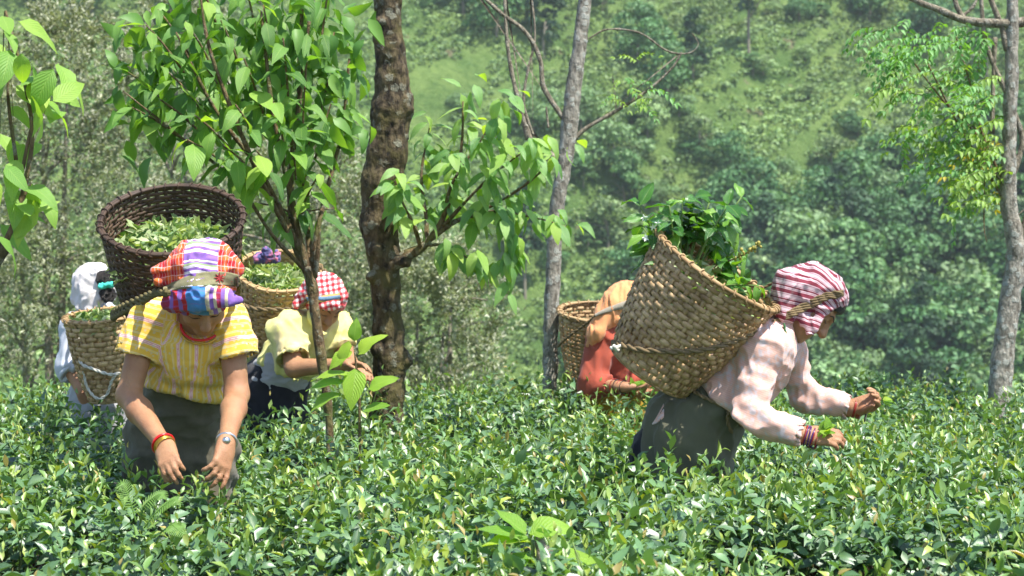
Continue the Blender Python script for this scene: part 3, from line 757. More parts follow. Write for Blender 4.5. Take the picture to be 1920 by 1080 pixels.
o = link('inner_leaves', np_mesh('inner_leaves', v, q, True, c4, uv), M_frond, sap); o['kind'] = 'stuff'

# sucker shoots with very large leaves beside the sapling
suck = empty('broad_leaf_shoot', (P(668, 800, 6.95)[0], 6.95, 0), 'young shoot with broad pale green leaves beside the sapling stem', 'plant')
b0 = P(675, 860, 6.95)
tube('stem', [V(b0[0], 6.95, 0.3), P(674, 760, 6.93), P(668, 690, 6.93), P(664, 650, 6.93)], [.006, .003], M_twig, suck, 6, 4)
for (px, py, dx, dy, dz_, L, n_) in [(668, 690, -.1, -.6, -1, .145, (0, -1, .4)), (660, 660, -.9, -.3, -.3, .10, (0, -.5, 1)), (672, 665, .6, -.1, .8, .12, (-.6, -.6, .5)), (655, 640, -.4, -.4, -.7, .09, (-.5, -.8, .4)),
                                  (664, 640, .1, -.3, 1, .08, (0, -1, .2)), (655, 700, -1, -.3, .12, .13, (0, -.3, 1)), (645, 715, -1, -.2, .05, .13, (0, -.4, 1)), (690, 730, .7, -.2, .5, .11, (-.3, -.5, .7)), (640, 740, -1, -.3, -.1, .12, (0, -.2, 1)), (680, 770, .9, -.4, .4, .1, (0, -.4, 1))]:
    put_leaf(B_weed, suck, P(px, py, 6.93), V(dx, dy, dz_), V(*n_), L*1.12)

# thick trunk with knobs
dt = 8.25
def TP(px, py, dd=0): return P(px, py, dt+dd)
cl_ = [(728, -260, 24), (728, -60, 26), (728, 0, 27), (733, 90, 30), (736, 150, 34), (737, 200, 40), (728, 290, 42), (718, 340, 43), (712, 420, 38), (722, 480, 33), (725, 540, 30), (730, 620, 31), (733, 680, 33), (728, 740, 33), (724, 800, 35), (720, 1050, 40)]
pr = [cap(TP(a[0]-2, a[1]), TP(b[0]-2, b[1]), a[2]*.87*dt/F, b[2]*.87*dt/F, .03) for a, b in zip(cl_[:-1], cl_[1:])]
rk = np.random.default_rng(9)
knobs = [(712, 40, 14), (705, 70, 12), (752, 130, 13), (742, 108, 10), (765, 185, 16), (770, 205, 14), (690, 345, 16), (697, 470, 13), (752, 620, 10), (768, 678, 15), (757, 668, 16), (700, 655, 14), (692, 520, 12), (742, 500, 12), (760, 490, 22), (720, 250, 12), (745, 280, 10), (700, 770, 14), (745, 780, 14), (690, 440, 10)]
for (x_, y_, s_) in knobs: pr.append(ell(TP(x_*.86+728*.14, y_, -rk.uniform(0.0, .06)), np.array([1, 1, rk.uniform(.7, 1.2)])*s_*.8*dt/F, k=.02))
for (x_, y_, s_) in [(757, 190, 9), (727, 175, 6), (722, 185, 6), (730, 490, 9), (772, 683, 7), (728, 520, 6)]:
    pr.append(cap(TP(x_, y_-s_, -.09), TP(x_, y_+s_*1.6, -.09), s_*dt/F*.8, k=.012, op='s'))
v, q = sdf_mesh(pr, 0.0085)
v = push(v, q, 0.005*fbm(v*np.array([14, 14, 6]), 5, 2)+0.004*(.4-np.abs(vnoise(v*np.array([60, 60, 18]), 15)))+0.003*fbm(v*70, 25, 2)+0.006*np.abs(vnoise(v*np.array([30, 30, 50]), 8))*(vnoise(v*4, 2) > 0))
tr = empty('knobbly_tree', (TP(722, 900)[0], dt, 0), 'thick brown knobbly tree trunk with lichen and one leafy side branch', 'tree')
trk = link('trunk', np_mesh('trunk', v, q), M_trunk, tr)
def BP(px, py, dd=0): return P(px, py, dt-.05+dd)
br = [([TP(740, 492, -.02), BP(765, 478), BP(785, 468), BP(805, 452)], [.030, .026, .02, .017]),
      ([BP(800, 456), BP(822, 425), BP(845, 370), BP(865, 280), BP(868, 190)], [.015, .010, .004]),
      ([BP(803, 452), BP(850, 418), BP(905, 395), BP(980, 350, -.1), BP(1050, 290, -.15)], [.013, .007, .003]),
      ([BP(815, 440), BP(860, 412), BP(940, 400, -.05), BP(1010, 410, -.1), BP(1060, 425, -.15)], [.010, .006, .003]),
      ([BP(795, 462), BP(800, 420, .05), BP(790, 330, .1), BP(805, 240, .12)], [.012, .008, .003]),
      ([BP(830, 415), BP(850, 340, -.1), BP(910, 250, -.15), BP(930, 200, -.2)], [.009, .005, .002]),
      ([BP(830, 425), BP(900, 350, -.1), BP(960, 300, -.15), BP(1010, 265, -.2)], [.009, .005, .002]),
      ([BP(805, 460), BP(830, 460), BP(870, 480, -.05), BP(905, 500, -.08)], [.008, .005, .002]),
      ([BP(900, 397), BP(945, 400, -.1), BP(958, 440, -.12), BP(950, 500, -.12)], [.006, .004, .002]),
      ([BP(790, 468), BP(775, 420, -.1), BP(755, 380, -.12), BP(750, 360, -.12)], [.010, .006, .003])]
for pts, rd in br: tube('branch', pts, rd, M_twig, tr, 8, 6, .002)
nb2 = 0
for bi, (pts, rd) in enumerate(br[1:]):
    pa = spline(pts, 10); L_ = len(pa)
    for t in np.linspace(0.30, 1.0, 11):
        c0 = pa[min(int(t*(L_-1)), L_-1)]; tg = unit(pa[min(int(t*(L_-1))+1, L_-1)]-pa[max(int(t*(L_-1))-2, 0)])
        # a side twig carrying drooping pairs
        sd = unit(np.cross(tg, UPZ)*(1 if int(t*100) % 2 else -1)+tg*.6+r.normal(0, .25, 3)); Ln = r.uniform(.05, .13)
        c1 = c0+sd*Ln+V(0, 0, .02)
        for s_ in (0, 1, 2):
            if nb2 >= 297: break
            base_ = c0+(c1-c0)*(0.4+.3*s_)+r.normal(0, .006, 3); side = unit(np.cross(sd, UPZ))*(1 if s_ % 2 else -1)
            d_ = unit(sd*(.8 if s_ == 2 else .35)+side*.6+V(0, -.15, -0.8+r.normal(0, .32)))
            put_leaf(B_branch if r.random() < .75 else B_edge, tr, base_, d_, UPZ*.8+V(.1, -.55, 0)+side*.3+r.normal(0, .15, 3), r.uniform(.085, .135)); nb2 += 1

# slim pale trunk with bare forks
dp_ = 9.25
def QP(px, py, dd=0): return P(px, py, dp_+dd)
pt = empty('pale_tree', (QP(1030, 900)[0], dp_, 0), 'slim pale grey lichened tree with bare forked twigs right of centre', 'tree')
tube('trunk', [QP(1026, 1010), QP(1030, 740), QP(1034, 600), QP(1042, 420), QP(1062, 280), QP(1078, 150), QP(1094, 20), QP(1105, -200)], np.array([22, 14.5, 14, 14, 15.5, 15, 13, 11])*dp_/F, M_pale, pt, 16, 8, .006)
for pts, rd in [([QP(1058, 225), QP(1020, 165), QP(1012, 110), QP(985, 60), QP(940, 25), QP(890, -20)], [.014, .012, .009]),
                ([QP(990, 262), QP(975, 200), QP(960, 140), QP(950, 70), QP(945, -30)], [.015, .011, .008]),
                ([QP(1000, 255), QP(982, 195), QP(990, 130), QP(1003, 70), QP(995, -20)], [.008, .007, .005]),
                ([QP(1050, 300), QP(1010, 280), QP(996, 265), QP(985, 235)], [.02, .018, .016]),
                ([QP(1062, 275), QP(1100, 240), QP(1160, 205), QP(1220, 165), QP(1262, 125), QP(1278, 98)], [.012, .009, .005]),
                ([QP(1104, 72), QP(1140, 55), QP(1200, 62), QP(1250, 95), QP(1290, 100), QP(1309, 84), QP(1298, 62)], [.005, .004, .003]),
                ([QP(1028, 240), QP(1026, 220), QP(1024, 200)], [.006, .004]), ([QP(1155, 205), QP(1153, 170), QP(1148, 142)], [.003, .002])]:
    tube('branch', pts, rd, M_deadtwig, pt, 7, 8, .002)
# pinnate fronds
def frond_mesh(seed, colr, n=7, L=.2, lf=.055):
    r = np.random.default_rng(seed); pa = spline([V(0, 0, 0), V(0, L*.5, .015), V(0, L, -.04-.05*r.random())], 6)
    pos, d, nn = [], [], []
    for t in np.linspace(.15, 1, n):
        c0 = pa[int(t*(len(pa)-1))]
        for s_ in (-1, 1):
            pos.append(c0); d.append(unit(V(s_*1.0, .55, -.35+r.normal(0, .2)))); nn.append(V(s_*.2, 0, 1)+r.normal(0, .15, 3))
    pos.append(pa[-1]); d.append(V(0, 1, -.3)); nn.append(V(0, 0, 1))
    N = len(pos); Ls = lf*r.uniform(.75, 1.1, N)
    v, q, c, u = leaf_batch([leaf_tpl(3, 1, .25, .4, .8, wmax=1.0)], np.zeros(N, int), np.array(pos), np.array(d), np.array(nn), Ls, Ls*.45, np.asarray(colr)*r.uniform(.8, 1.2, (N, 1)))
    tv, tq = tube_v(pa, [.0018, .0008], 4)
    v2, q2 = merge([(v, q), (tv, tq)])
    me = np_mesh('frond', v2, q2, True, np.vstack([c, np.tile([0.12, 0.14, .04], (len(tv), 1))]), np.vstack([u, np.full((len(tv), 2), .2)])); me.materials.append(M_frond); return me
FR_g = [frond_mesh(i, (0.15, 0.33, 0.10), 6+i % 3) for i in range(4)]
FR_y = [frond_mesh(10+i, (0.22, 0.36, 0.07), 6) for i in range(3)]
FR_o = [frond_mesh(20+i, (0.50, 0.42, 0.05), 5) for i in range(2)]
for (px, py) in [(1192, 110), (1195, 115), (1175, 145), (1160, 150), (1200, 150), (1180, 165), (1210, 170), (1160, 180), (1145, 185), (1215, 190), (1225, 185), (1190, 195)]:
    d_ = V(r.normal(0, .7), -.3, -.2+.5*(py < 130)); put_leaf(FR_y if r.random() < .75 else FR_g, pt, QP(px, py, r.normal(0, .05)), d_, UPZ+V(0, -.5, 0), r.uniform(.4, .75), 'frond')

# right tree, yellowing feathery leaves
dr_ = 9.2
def RP(px, py, dd=0): return P(px, py, dr_+dd)
rt = empty('yellowing_tree', (RP(1875, 900)[0], dr_, 0), 'grey barked tree with yellowing feathery leaves at the right edge', 'tree')
tube('trunk', [RP(1872, 1030), RP(1874, 760), RP(1884, 640), RP(1898, 540), RP(1908, 480), RP(1898, 420), RP(1890, 350), RP(1894, 230), RP(1898, 100), RP(1898, -80)], np.array([31, 22, 20, 19, 21, 17, 15, 13, 12, 11])*dr_/F, M_pale, rt, 16, 8, .006)
for pts, rd in [([RP(1900, 520), RP(1925, 440), RP(1965, 330), RP(2010, 200)], [.05, .04, .03]),
                ([RP(1892, 350), RP(1912, 290), RP(1915, 250), RP(1890, 180), RP(1862, 120), RP(1845, 60), RP(1838, -40)], [.014, .013, .010]),
                ([RP(2050, 45), RP(1950, 40), RP(1880, 44), RP(1810, 38), RP(1760, 18), RP(1715, 0), RP(1660, -30)], [.03, .024, .017, .012]),
                ([RP(1808, 36), RP(1795, 15), RP(1785, -20)], [.014, .010]), ([RP(1805, 30), RP(1825, 12), RP(1838, -20)], [.008, .006]),
                ([RP(1889, 95), RP(1878, 50), RP(1862, 10), RP(1850, -20)], [.016, .014, .012]),
                ([RP(1860, 250), RP(1862, 160), RP(1866, 70)], [.012, .010]), ([RP(1890, 345), RP(1862, 320), RP(1850, 280)], [.007, .003]),
                ([RP(1895, 430), RP(1912, 400), RP(1930, 390)], [.006, .003])]:
    tube('branch', pts, rd, M_deadtwig, rt, 8, 8, .002)
tws = [([RP(1885, 380), RP(1850, 320), RP(1800, 240), RP(1740, 120)], .008), ([RP(1870, 300), RP(1820, 240), RP(1770, 190), RP(1700, 100)], .007), ([RP(1880, 340), RP(1842, 250), RP(1820, 160), RP(1790, 60)], .007),
       ([RP(1840, 250), RP(1780, 200), RP(1730, 160)], .004), ([RP(1844, 250), RP(1846, 330), RP(1845, 420), RP(1850, 455)], .004), ([RP(1890, 380), RP(1870, 330), RP(1850, 300)], .006)]
for pts, r0 in tws: tube('twig', pts, [r0, r0*.5], M_twig, rt, 6, 6)
for i in range(270):
    t = r.random()**1.15; u = r.random()
    px = 1905-u*(300-120*t)+(-30*(1-t)); py = 40+t*330+r.normal(0, 15)
    if px < 1640+max(0, (py-120))*0.62+r.normal(0, 10): continue
    bank_ = FR_g if py < 170+r.normal(0, 40) else (FR_y if py < 300+r.normal(0, 35) else (FR_o if r.random() < .15 else FR_y))
    if py > 180 and r.random() < .42: bank_ = FR_g
    d_ = V(-.7+r.normal(0, .4), r.normal(0, .45), -.25+r.normal(0, .3)); put_leaf(bank_, rt, RP(px, py, r.normal(0, .22)), d_, UPZ+V(0, -.3, 0), r.uniform(.55, 1.0), 'frond')

# left edge tree, only its right side in view
dl = 5.6
def LP(px, py, dd=0): return P(px, py, dl+dd)
le = empty('leafy_branch_tree', (LP(-150, 900)[0], dl, 0), 'bright green large leaved tree reaching in from the left edge', 'tree')
tube('trunk', [V(LP(-150, 900)[0], dl, 0), LP(-120, 760), LP(-70, 620), LP(-30, 520), LP(10, 460)], [.05, .045, .035, .03, .02], M_trunk, le, 12, 6, .004)
for pts, r0 in [([LP(-10, 490), LP(25, 420), LP(50, 330), LP(60, 240), LP(40, 130), LP(10, 20)], .010), ([LP(40, 330), LP(62, 230), LP(95, 160), LP(115, 125)], .006), ([LP(-30, 510), LP(-20, 380), LP(-10, 200), LP(-10, 40)], .012),
                ([LP(30, 300), LP(15, 180), LP(20, 100), LP(15, 60)], .006), ([LP(15, 440), LP(45, 370), LP(60, 340)], .006)]:
    tube('stem', pts, [r0, r0*.4], M_twig, le, 7, 6)
for (px, py) in [(10, 60), (20, 95), (40, 100), (30, 160), (60, 120), (70, 150), (85, 140), (110, 120), (100, 130), (115, 135), (95, 165), (85, 190), (75, 210), (105, 210), (100, 190), (60, 180), (15, 200), (0, 150), (0, 250), (20, 260), (45, 270), (60, 265), (30, 300), (10, 310), (25, 350), (45, 350), (60, 345), (70, 360), (10, 380), (40, 380), (65, 375), (0, 420), (20, 400), (55, 400), (-20, 80), (-20, 330), (-25, 200), (-40, 120), (5, 30), (0, 100), (35, 40), (-10, 440)]:
    a = r.random()*6.28; out = V(.45+.6*math.cos(a), .7*math.sin(a)-.2, 0)
    put_leaf(B_edge, le, LP(px, py, r.normal(0, .1)), out+V(0, 0, -.55+r.normal(0, .35)), UPZ*.8+V(.2, -.4, 0)+r.normal(0, .25, 3), r.uniform(.10, .16))

# weeds in the front row of tea
wd_ = empty('broad_leaf_weed', (P(1000, 1010, 4.35)[0], 4.35, 0), 'bright yellow green broad leaved weed beside a cut stump in the front', 'plant')
def WP(px, py, dd=0): return P(px, py-14, 4.3+dd)
tube('stem', [V(WP(1000, 1000)[0], 4.35, .3), WP(1000, 1070), WP(992, 1030)], [.006, .004], M_stem, wd_, 6, 4)
for (px, py, d_, n_, L) in [(990, 1022, (-.95, -.25, .35), (.1, -.35, 1), .125), (996, 1028, (-.9, -.5, .05), (0, -.3, 1), .115), (985, 1015, (-.55, .3, .45), (.1, -.3, 1), .09), (992, 1015, (.85, -.1, .45), (-.3, -.5, .8), .105), (1000, 1022, (.6, -.5, .3), (-.2, -.7, .6), .05),
                        (1014, 1060, (.95, -.3, .15), (0, -.35, 1), .12), (1005, 1058, (-.9, -.3, .12), (0, -.3, 1), .085), (985, 1050, (-.6, -.5, -.6), (-.3, -.6, .6), .08), (1000, 1080, (.1, -.7, -.5), (0, -.7, .7), .09), (1012, 1085, (.8, -.3, -.1), (0, -.4, 1), .1)]:
    put_leaf(B_weed, wd_, WP(px, py), V(*d_), V(*n_), L*1.1)
stp = empty('cut_stump', (WP(1020, 1010)[0], 4.34, 0), 'short grey cut stump with splintered top in the front tea row', 'stump')
prs = [cap(V(WP(1040, 1200)[0], 4.36, .1), WP(1024, 1060, -.01), .017, .0145), cap(WP(1024, 1060, -.01), WP(1014, 1026, -.01), .0145, .013), ell(WP(1030, 1075, -.02), V(.008, .008, .012))]
v, q = sdf_mesh(prs, .0035); v = push(v, q, .003*fbm(v*np.array([120, 120, 40]), 3, 3)); link('stump_wood', np_mesh('stump_wood', v, q), M_deadtwig, stp)
fer = empty('fern', (P(305, 960, 4.95)[0], 4.95, 0), 'small pale green curling fern among the tea at lower left', 'fern')
g = G('fern_green'); M_fern = g.leaf((0.17, 0.32, 0.06, 1), 0.5, 0.4, (0.3, 0.5, 0.06, 1))
for pts in [[P(270, 990, 4.95), P(290, 965, 4.93), P(312, 945, 4.9), P(328, 938, 4.88), P(331, 947, 4.87)], [P(262, 985, 4.98), P(270, 950, 4.96), P(290, 932, 4.95), P(302, 928, 4.94), P(304, 935, 4.93)], [P(255, 980, 5), P(246, 945, 5), P(236, 920, 5), P(228, 908, 5), P(222, 915, 5)],
            [P(300, 1000, 4.92), P(320, 985, 4.88), P(330, 990, 4.86), P(345, 1003, 4.84)]]:
    pa = spline(pts, 6); parts = [tube_v(pa, [.0022, .0012], 4)]
    for i in range(3, len(pa)-1):
        tg = unit(pa[i+1]-pa[i-1]); sd = unit(np.cross(tg, V(0, -.6, .8)))
        for s_ in (-1, 1):
            L = .019*math.sin(math.pi*(i/(len(pa)))**.8)+.005; e_ = pa[i]+(sd*s_+tg*.5+V(0, 0, -.2))*L
            n_ = V(0, -.5, .85); pv = spline([pa[i], (pa[i]+e_)/2, e_], 2); rv, rq = ribbon(pv, np.tile(n_, (len(pv), 1)), np.linspace(.0045, .002, len(pv)), .0006); parts.append((rv, rq))
    v, q = merge(parts); link('frond', np_mesh('frond', v, q), M_fern, fer)
# ================================================================== baskets
def bamboo(name, c1, c2, dirt, rough=0.6):
    g = G(name); o = g.obj(); r_ = g.rand(); x, y, z = g.xyz(o)
    ang = g.ma('ARCTAN2', y, x)
    vec = g.n('CombineXYZ', {0: g.ma('MULTIPLY', ang, 2.2), 1: g.ma('MULTIPLY', r_, 40.0), 2: g.ma('MULTIPLY', z, 55.0)}).outputs[0]
    fib = g.noise(vec, 5, 5, 0.6); blot = g.noise(o, 14, 4, 0.6); st = g.n('TexNoise', {'Vector': g.n('CombineXYZ', {0: g.ma('MULTIPLY', ang, 6.0), 1: g.ma('MULTIPLY', r_, 90.0), 2: 0.0}).outputs[0], 'Scale': 1.0, 'Detail': 1.0}).outputs[0]
    c = g.mix(g.ramp(g.ma('ADD', g.ma('MULTIPLY', r_, 0.45), g.ma('MULTIPLY', st, 0.6)), [(0.2, (0, 0, 0)), (0.85, (1, 1, 1))]), c1, c2)
    c = g.mix(g.ramp(blot, [(0.46, (0, 0, 0)), (0.72, (.8, .8, .8))]), c, dirt)
    c = g.mix(g.ramp(fib, [(0.3, (.45, .45, .45)), (0.6, (0, 0, 0))]), c, dirt)
    return g.done(g.bsdf(c, rough, 0.35, g.bump(g.ma('ADD', fib, blot), 0.5, 0.002)))
M_bamboo = bamboo('bamboo_tan', lin(146, 116, 76), lin(204, 174, 130), lin(100, 78, 50))
M_bambooL = bamboo('bamboo_straw', lin(172, 142, 98), lin(206, 178, 132), lin(126, 98, 62))
M_bambooD = bamboo('bamboo_dark', lin(62, 48, 38), lin(104, 82, 64), lin(36, 27, 22))
def ropemat(name, c1, c2):
    g = G(name); o = g.obj(); n_ = g.noise(o, 160, 4, 0.7)
    return g.done(g.bsdf(g.mix(n_, c1, c2), 0.9, 0.15, g.bump(g.noise(o, 300, 3), 0.7, 0.002)))
M_rope = ropemat('rope_brown', lin(80, 66, 46), lin(142, 124, 92)); M_ropew = ropemat('rope_white', lin(170, 166, 152), lin(226, 222, 208)); M_ropeo = ropemat('rope_olive', lin(78, 72, 46), lin(126, 116, 80))

def ringstrip(rad, zc, w, th):
    """closed flat strip: rad, zc per sample"""
    n = len(rad); a = np.arange(n)/n*2*np.pi
    prof = [(-.5, -.4), (-.5, .8), (0, 1.15), (.5, .8), (.5, -.4)]
    v = np.stack([np.stack([(rad+t*th)*np.cos(a), (rad+t*th)*np.sin(a), zc+h_*w], -1) for h_, t in prof], 1).reshape(-1, 3)
    k = len(prof); I, J = np.meshgrid(np.arange(n), np.arange(k), indexing='ij'); I = I.ravel(); J = J.ravel(); I2 = (I+1) % n; J2 = (J+1) % k
    return v, np.stack([I*k+J, I2*k+J, I2*k+J2, I*k+J2], 1)
def basket(label, base, top, r0, r1, nst, rows, m, seed, belly=0.0, fill=0.93, amp=0.0035, low=0, squash=1.0, lash=26):
    base = np.asarray(base, float); ax = unit(top-base); H = np.linalg.norm(top-base); r = np.random.default_rng(seed)
    z = ax; x = unit(np.cross(V(0, 1, 0), z)); y = np.cross(z, x)
    root = empty('basket', base, label, 'basket', 'woven bamboo baskets of the pickers', mat4(x, y, z, base))
    R = lambda t: r0+(r1-r0)*(t**0.85)+belly*np.sin(np.pi*t)
    n = nst*4; th = np.arange(n)/n*2*np.pi
    edges = np.linspace(0.02, 0.985, rows+1) if not low else np.concatenate([np.linspace(.02, .3, low, endpoint=False), np.linspace(.3, .985, rows-low+1)])
    sq = lambda: 1
    for i in range(rows):
        t0, t1 = edges[i], edges[i+1]; tc = (t0+t1)/2; w_ = (t1-t0)*H*fill*r.uniform(.9, 1.04)
        zc = tc*H+0.0016*np.sin(th*r.integers(2, 5)+r.random()*6)+0.0012*r.normal(size=n).cumsum()*0.05
        rad = R(tc)+amp*np.tanh(1.8*np.cos(th*nst/2+np.pi*i))/.94+0.0012*np.sin(3*th+r.random()*6)
        v, q = ringstrip(rad, zc, w_, 0.0016); link('weaver', np_mesh('weaver', v, q, False), m, root, True)
    for j in range(nst):
        a = j/nst*2*np.pi; tt = np.linspace(0, 1.0, rows*2+1); tm = np.clip(np.interp(tt, np.linspace(0, 1, rows+1), edges), 0, 1)
        off = -amp*np.cos(np.pi*j+np.pi*(np.linspace(0, rows, rows*2+1)-.5))*np.where(tt > .99, 0, 1)
        rr = R(tm)+off; pth = np.stack([rr*math.cos(a), rr*math.sin(a), tm*H], -1)
        if r.random() < .25: pth[-1] += np.array([math.cos(a)*.004, math.sin(a)*.004, .010*r.random()])
        wd = 2*np.pi*r0/nst*r.uniform(.6, .75)
        v, q = ribbon(pth, np.tile([math.cos(a), math.sin(a), 0], (len(pth), 1)), wd*np.linspace(1, 1.15, len(pth)), .0014)
        link('stake', np_mesh('stake', v, q), m, root, True)
    # base
    v, q = ringstrip(np.full(n, r0*1.01), np.full(n, .004), .012, .004); link('base_hoop', np_mesh('base_hoop', v, q), m, root, True)
    for k in range(7):
        o_ = (k-3)/3.3*r0; L = math.sqrt(max(r0*r0-o_*o_, 1e-4))
        for s_ in (0, 1):
            p0, p1 = (V(o_, -L, .003+.002*s_), V(o_, L, .003+.002*s_)) if s_ else (V(-L, o_, .003), V(L, o_, .003))
            v, q = ribbon(np.array([p0, (p0+p1)/2, p1]), np.tile([0, 0, -1.0], (3, 1)), r0*.24, .0015); link('base_slat', np_mesh('base_slat', v, q), m, root, True)
    # rim hoop and lashing
    a = np.linspace(0, 2*np.pi, 72, endpoint=False); rr = R(1.0)
    for s_ in (-1, 1):
        pth = np.stack([(rr+.004*s_)*np.cos(a), (rr+.004*s_)*np.sin(a), H*(.99)+.0015*np.sin(5*a+s_)], -1); v, q = tube_v(pth, .0065, 6, True); link('rim_hoop', np_mesh('rim_hoop', v, q), m, root, True)
    parts = []
    for k in range(lash):
        a0 = k/lash*2*np.pi+r.normal(0, .02); c = V(rr*math.cos(a0), rr*math.sin(a0), H*.99); er = V(math.cos(a0), math.sin(a0), 0); et = V(-math.sin(a0), math.cos(a0), 0)
        b = np.linspace(0, 2*np.pi, 9)[:-1]; lp = c+(er*np.cos(b)[:, None]*.0135+UPZ*np.sin(b)[:, None]*.011)+et*(np.linspace(-.006, .006, 8)[:, None])
        v, q = tube_v(lp, .0028, 5, True); link('rim_lashing', np_mesh('rim_lashing', v, q), m, root, True)
    root['_H'] = H
    fr = (x, y, z)
    L2W = lambda p: base+np.asarray(p)[..., 0:1]*x+np.asarray(p)[..., 1:2]*y+np.asarray(p)[..., 2:3]*z
    return root, R, H, L2W
def pile(label, R, H, L2W, lvl, n, seed, dome=.03, grow=0.0):
    r = np.random.default_rng(seed); rad = R(lvl)*0.94; a = r.random(n)*6.283; q_ = np.sqrt(r.random(n))
    x = np.cos(a)*q_*rad; y = np.sin(a)*q_*rad; z = H*lvl+dome*(1-q_**2)+.012*vnoise(np.stack([x*18, y*18, 0*x], -1), seed)-.03*r.random(n)
    p = L2W(np.stack([x, y, z], -1)); d = unit(r.normal(size=(n, 3))*np.array([1, 1, .5])); nn = unit(r.normal(0, .55, (n, 3))+V(0, -.2, 1))
    k = r.random(n)[:, None]; c = np.array([.20, .32, .09])*(1-k)+np.array([.52, .58, .32])*k; c = np.where(r.random((n, 1)) < .15, np.array([.09, .2, .045]), c)
    L = r.uniform(.03, .062, n)
    tp_ = [leaf_tpl(3, 1, f_, dp, .85, 0, wmax=1.0, twist=tw) for f_, dp, tw in ((.3, .3, .3), (.5, .6, -.4), (.2, -.3, .5))]
    v, q, c4, uv = leaf_batch(tp_, r.integers(0, 3, n), p, d, nn, L, L*r.uniform(.2, .32, n), c)
    return link('plucked_leaves', np_mesh('plucked_leaves', v, q, True, c4, uv), M_cut, kind='stuff', label=label, category='tea leaves')

# ================================================================== cloth and skin
def cloth(name, color_fn, rough=0.85, bump=0.25, fine=700):
    g = G(name); c = color_fn(g); o = g.obj()
    wv = g.ma('MULTIPLY', g.noise(o, fine, 2), 1.0); fold = g.noise(o, 45, 3)
    c = g.mix(g.ma('MULTIPLY', g.ma('SUBTRACT', g.noise(o, 26, 4, .65), .35, clamp=True), .35), c, g.mix(1.0, c, (.72, .70, .68, 1), 'MULTIPLY'))
    return g.done(g.bsdf(c, rough, 0.2, g.bump(g.ma('ADD', wv, g.ma('MULTIPLY', fold, 2.0)), bump, 0.003), Sheen_Weight=0.15))
def plain(c): return lambda g: c
g = G('skin'); o = g.obj(); n1 = g.noise(o, 22, 4, .6); n2 = g.noise(o, 9, 3)
c = g.mix(n1, lin(146, 104, 74), lin(182, 138, 102)); c = g.mix(g.ramp(n2, [(.45, (0, 0, 0)), (.7, (.55, .55, .55))]), c, lin(148, 98, 70))
M_skin = g.done(g.bsdf(c, 0.48, 0.4, g.bump(g.ma('ADD', g.noise(o, 240, 4, .7), g.noise(o, 55, 4, .6)), 0.55, 0.004), Subsurface_Weight=0.12, Subsurface_Radius=(.012, .005, .003), Subsurface_Scale=0.6))
g = G('hair'); o = g.obj(); M_hair = g.done(g.bsdf(g.mix(g.noise(o, 90, 3), (.012, .009, .008, 1), (.035, .026, .022, 1)), 0.45, 0.5, g.bump(g.n('TexWave', {'Scale': 160.0, 'Distortion': 3.0}).outputs[1], .8, .003)))
def yellow_print(g):
    u, v, w_ = g.xyz(g.attr('pat').outputs['Vector'])
    Y1, Y2, PK, GR, WH = lin(222, 180, 70), lin(230, 196, 100), lin(216, 152, 150), lin(196, 190, 168), lin(232, 208, 196)
    b = stripes(g, g.ma('ADD', u, 5.0), .064, [(0, Y1), (.05, Y1), (.10, GR), (.115, Y2), (.17, GR), (.19, Y1), (.36, WH), (.385, PK), (.43, WH), (.475, PK), (.52, WH), (.545, Y1), (.72, GR), (.735, Y2), (.80, GR), (.82, Y1)])
    dash = g.ma('SINE', g.ma('MULTIPLY', v, 2*math.pi/.018)); f = g.ma('FRACT', g.ma('DIVIDE', g.ma('ADD', u, 5.0), .064))
    inp = g.ma('MULTIPLY', g.ma('COMPARE', f, .455, .05), g.ma('GREATER_THAN', dash, .3)); b = g.mix(g.ma('MULTIPLY', inp, .6), b, PK)
    vo = g.n('TexVoronoi', {'Vector': g.n('CombineXYZ', {0: u, 1: v, 2: 0.0}).outputs[0], 'Scale': 62.0}).outputs[0]
    return g.mix(g.ma('MULTIPLY', g.ramp(vo, [(.22, (1, 1, 1)), (.32, (0, 0, 0))]), .55), b, GR)
M_yprint = cloth('yellow_print', yellow_print, .75)
M_olive = cloth('olive_cloth', lambda g: g.mix(g.noise(g.obj(), 30, 5, .7), lin(64, 60, 48), lin(108, 102, 84)))
M_grgreen = cloth('grey_green_cloth', lambda g: g.mix(g.noise(g.obj(), 18, 4, .6), lin(80, 80, 64), lin(102, 101, 82)))
M_dark = cloth('dark_cloth', plain(lin(34, 34, 40))); M_greyc = cloth('grey_cloth', plain(lin(160, 160, 162)))
def pink_print(g):
    o = g.obj(); b = g.ramp(g.noise(o, 34, 3, .6, .8), [(.50, (0, 0, 0)), (.60, (.7, .7, .7))]); x, y, z = g.xyz(o)
    ln_ = g.ma('GREATER_THAN', g.ma('SINE', g.ma('MULTIPLY', g.ma('ADD', z, g.ma('MULTIPLY', x, .4)), 900.0)), .2)
    return g.mix(b, g.mix(g.ma('MULTIPLY', ln_, .5), lin(212, 168, 152), lin(222, 184, 170)), lin(196, 190, 196))
M_pink = cloth('pink_print', pink_print, .8)
M_pale = M_pale
M_lemon = cloth('lemon_cloth', lambda g: g.mix(g.ramp(g.noise(g.obj(), 14, 3), [(.5, (0, 0, 0)), (.62, (.5, .5, .5))]), lin(212, 206, 128), lin(214, 186, 158)), .75)
M_white = cloth('white_cloth', plain(lin(196, 200, 208))); M_hood = cloth('white_hood', lambda g: g.mix(g.noise(g.obj(), 25, 4), lin(190, 184, 182), lin(216, 210, 208)))
M_rust = cloth('rust_cloth', lambda g: g.mix(g.noise(g.obj(), 14, 3), lin(140, 60, 44), lin(166, 82, 62))); M_shawl = cloth('peach_cloth', lambda g: g.mix(g.noise(g.obj(), 12, 3), lin(200, 130, 84), lin(222, 158, 108)))
M_ysk = cloth('mustard_cloth', plain(lin(160, 128, 40)))
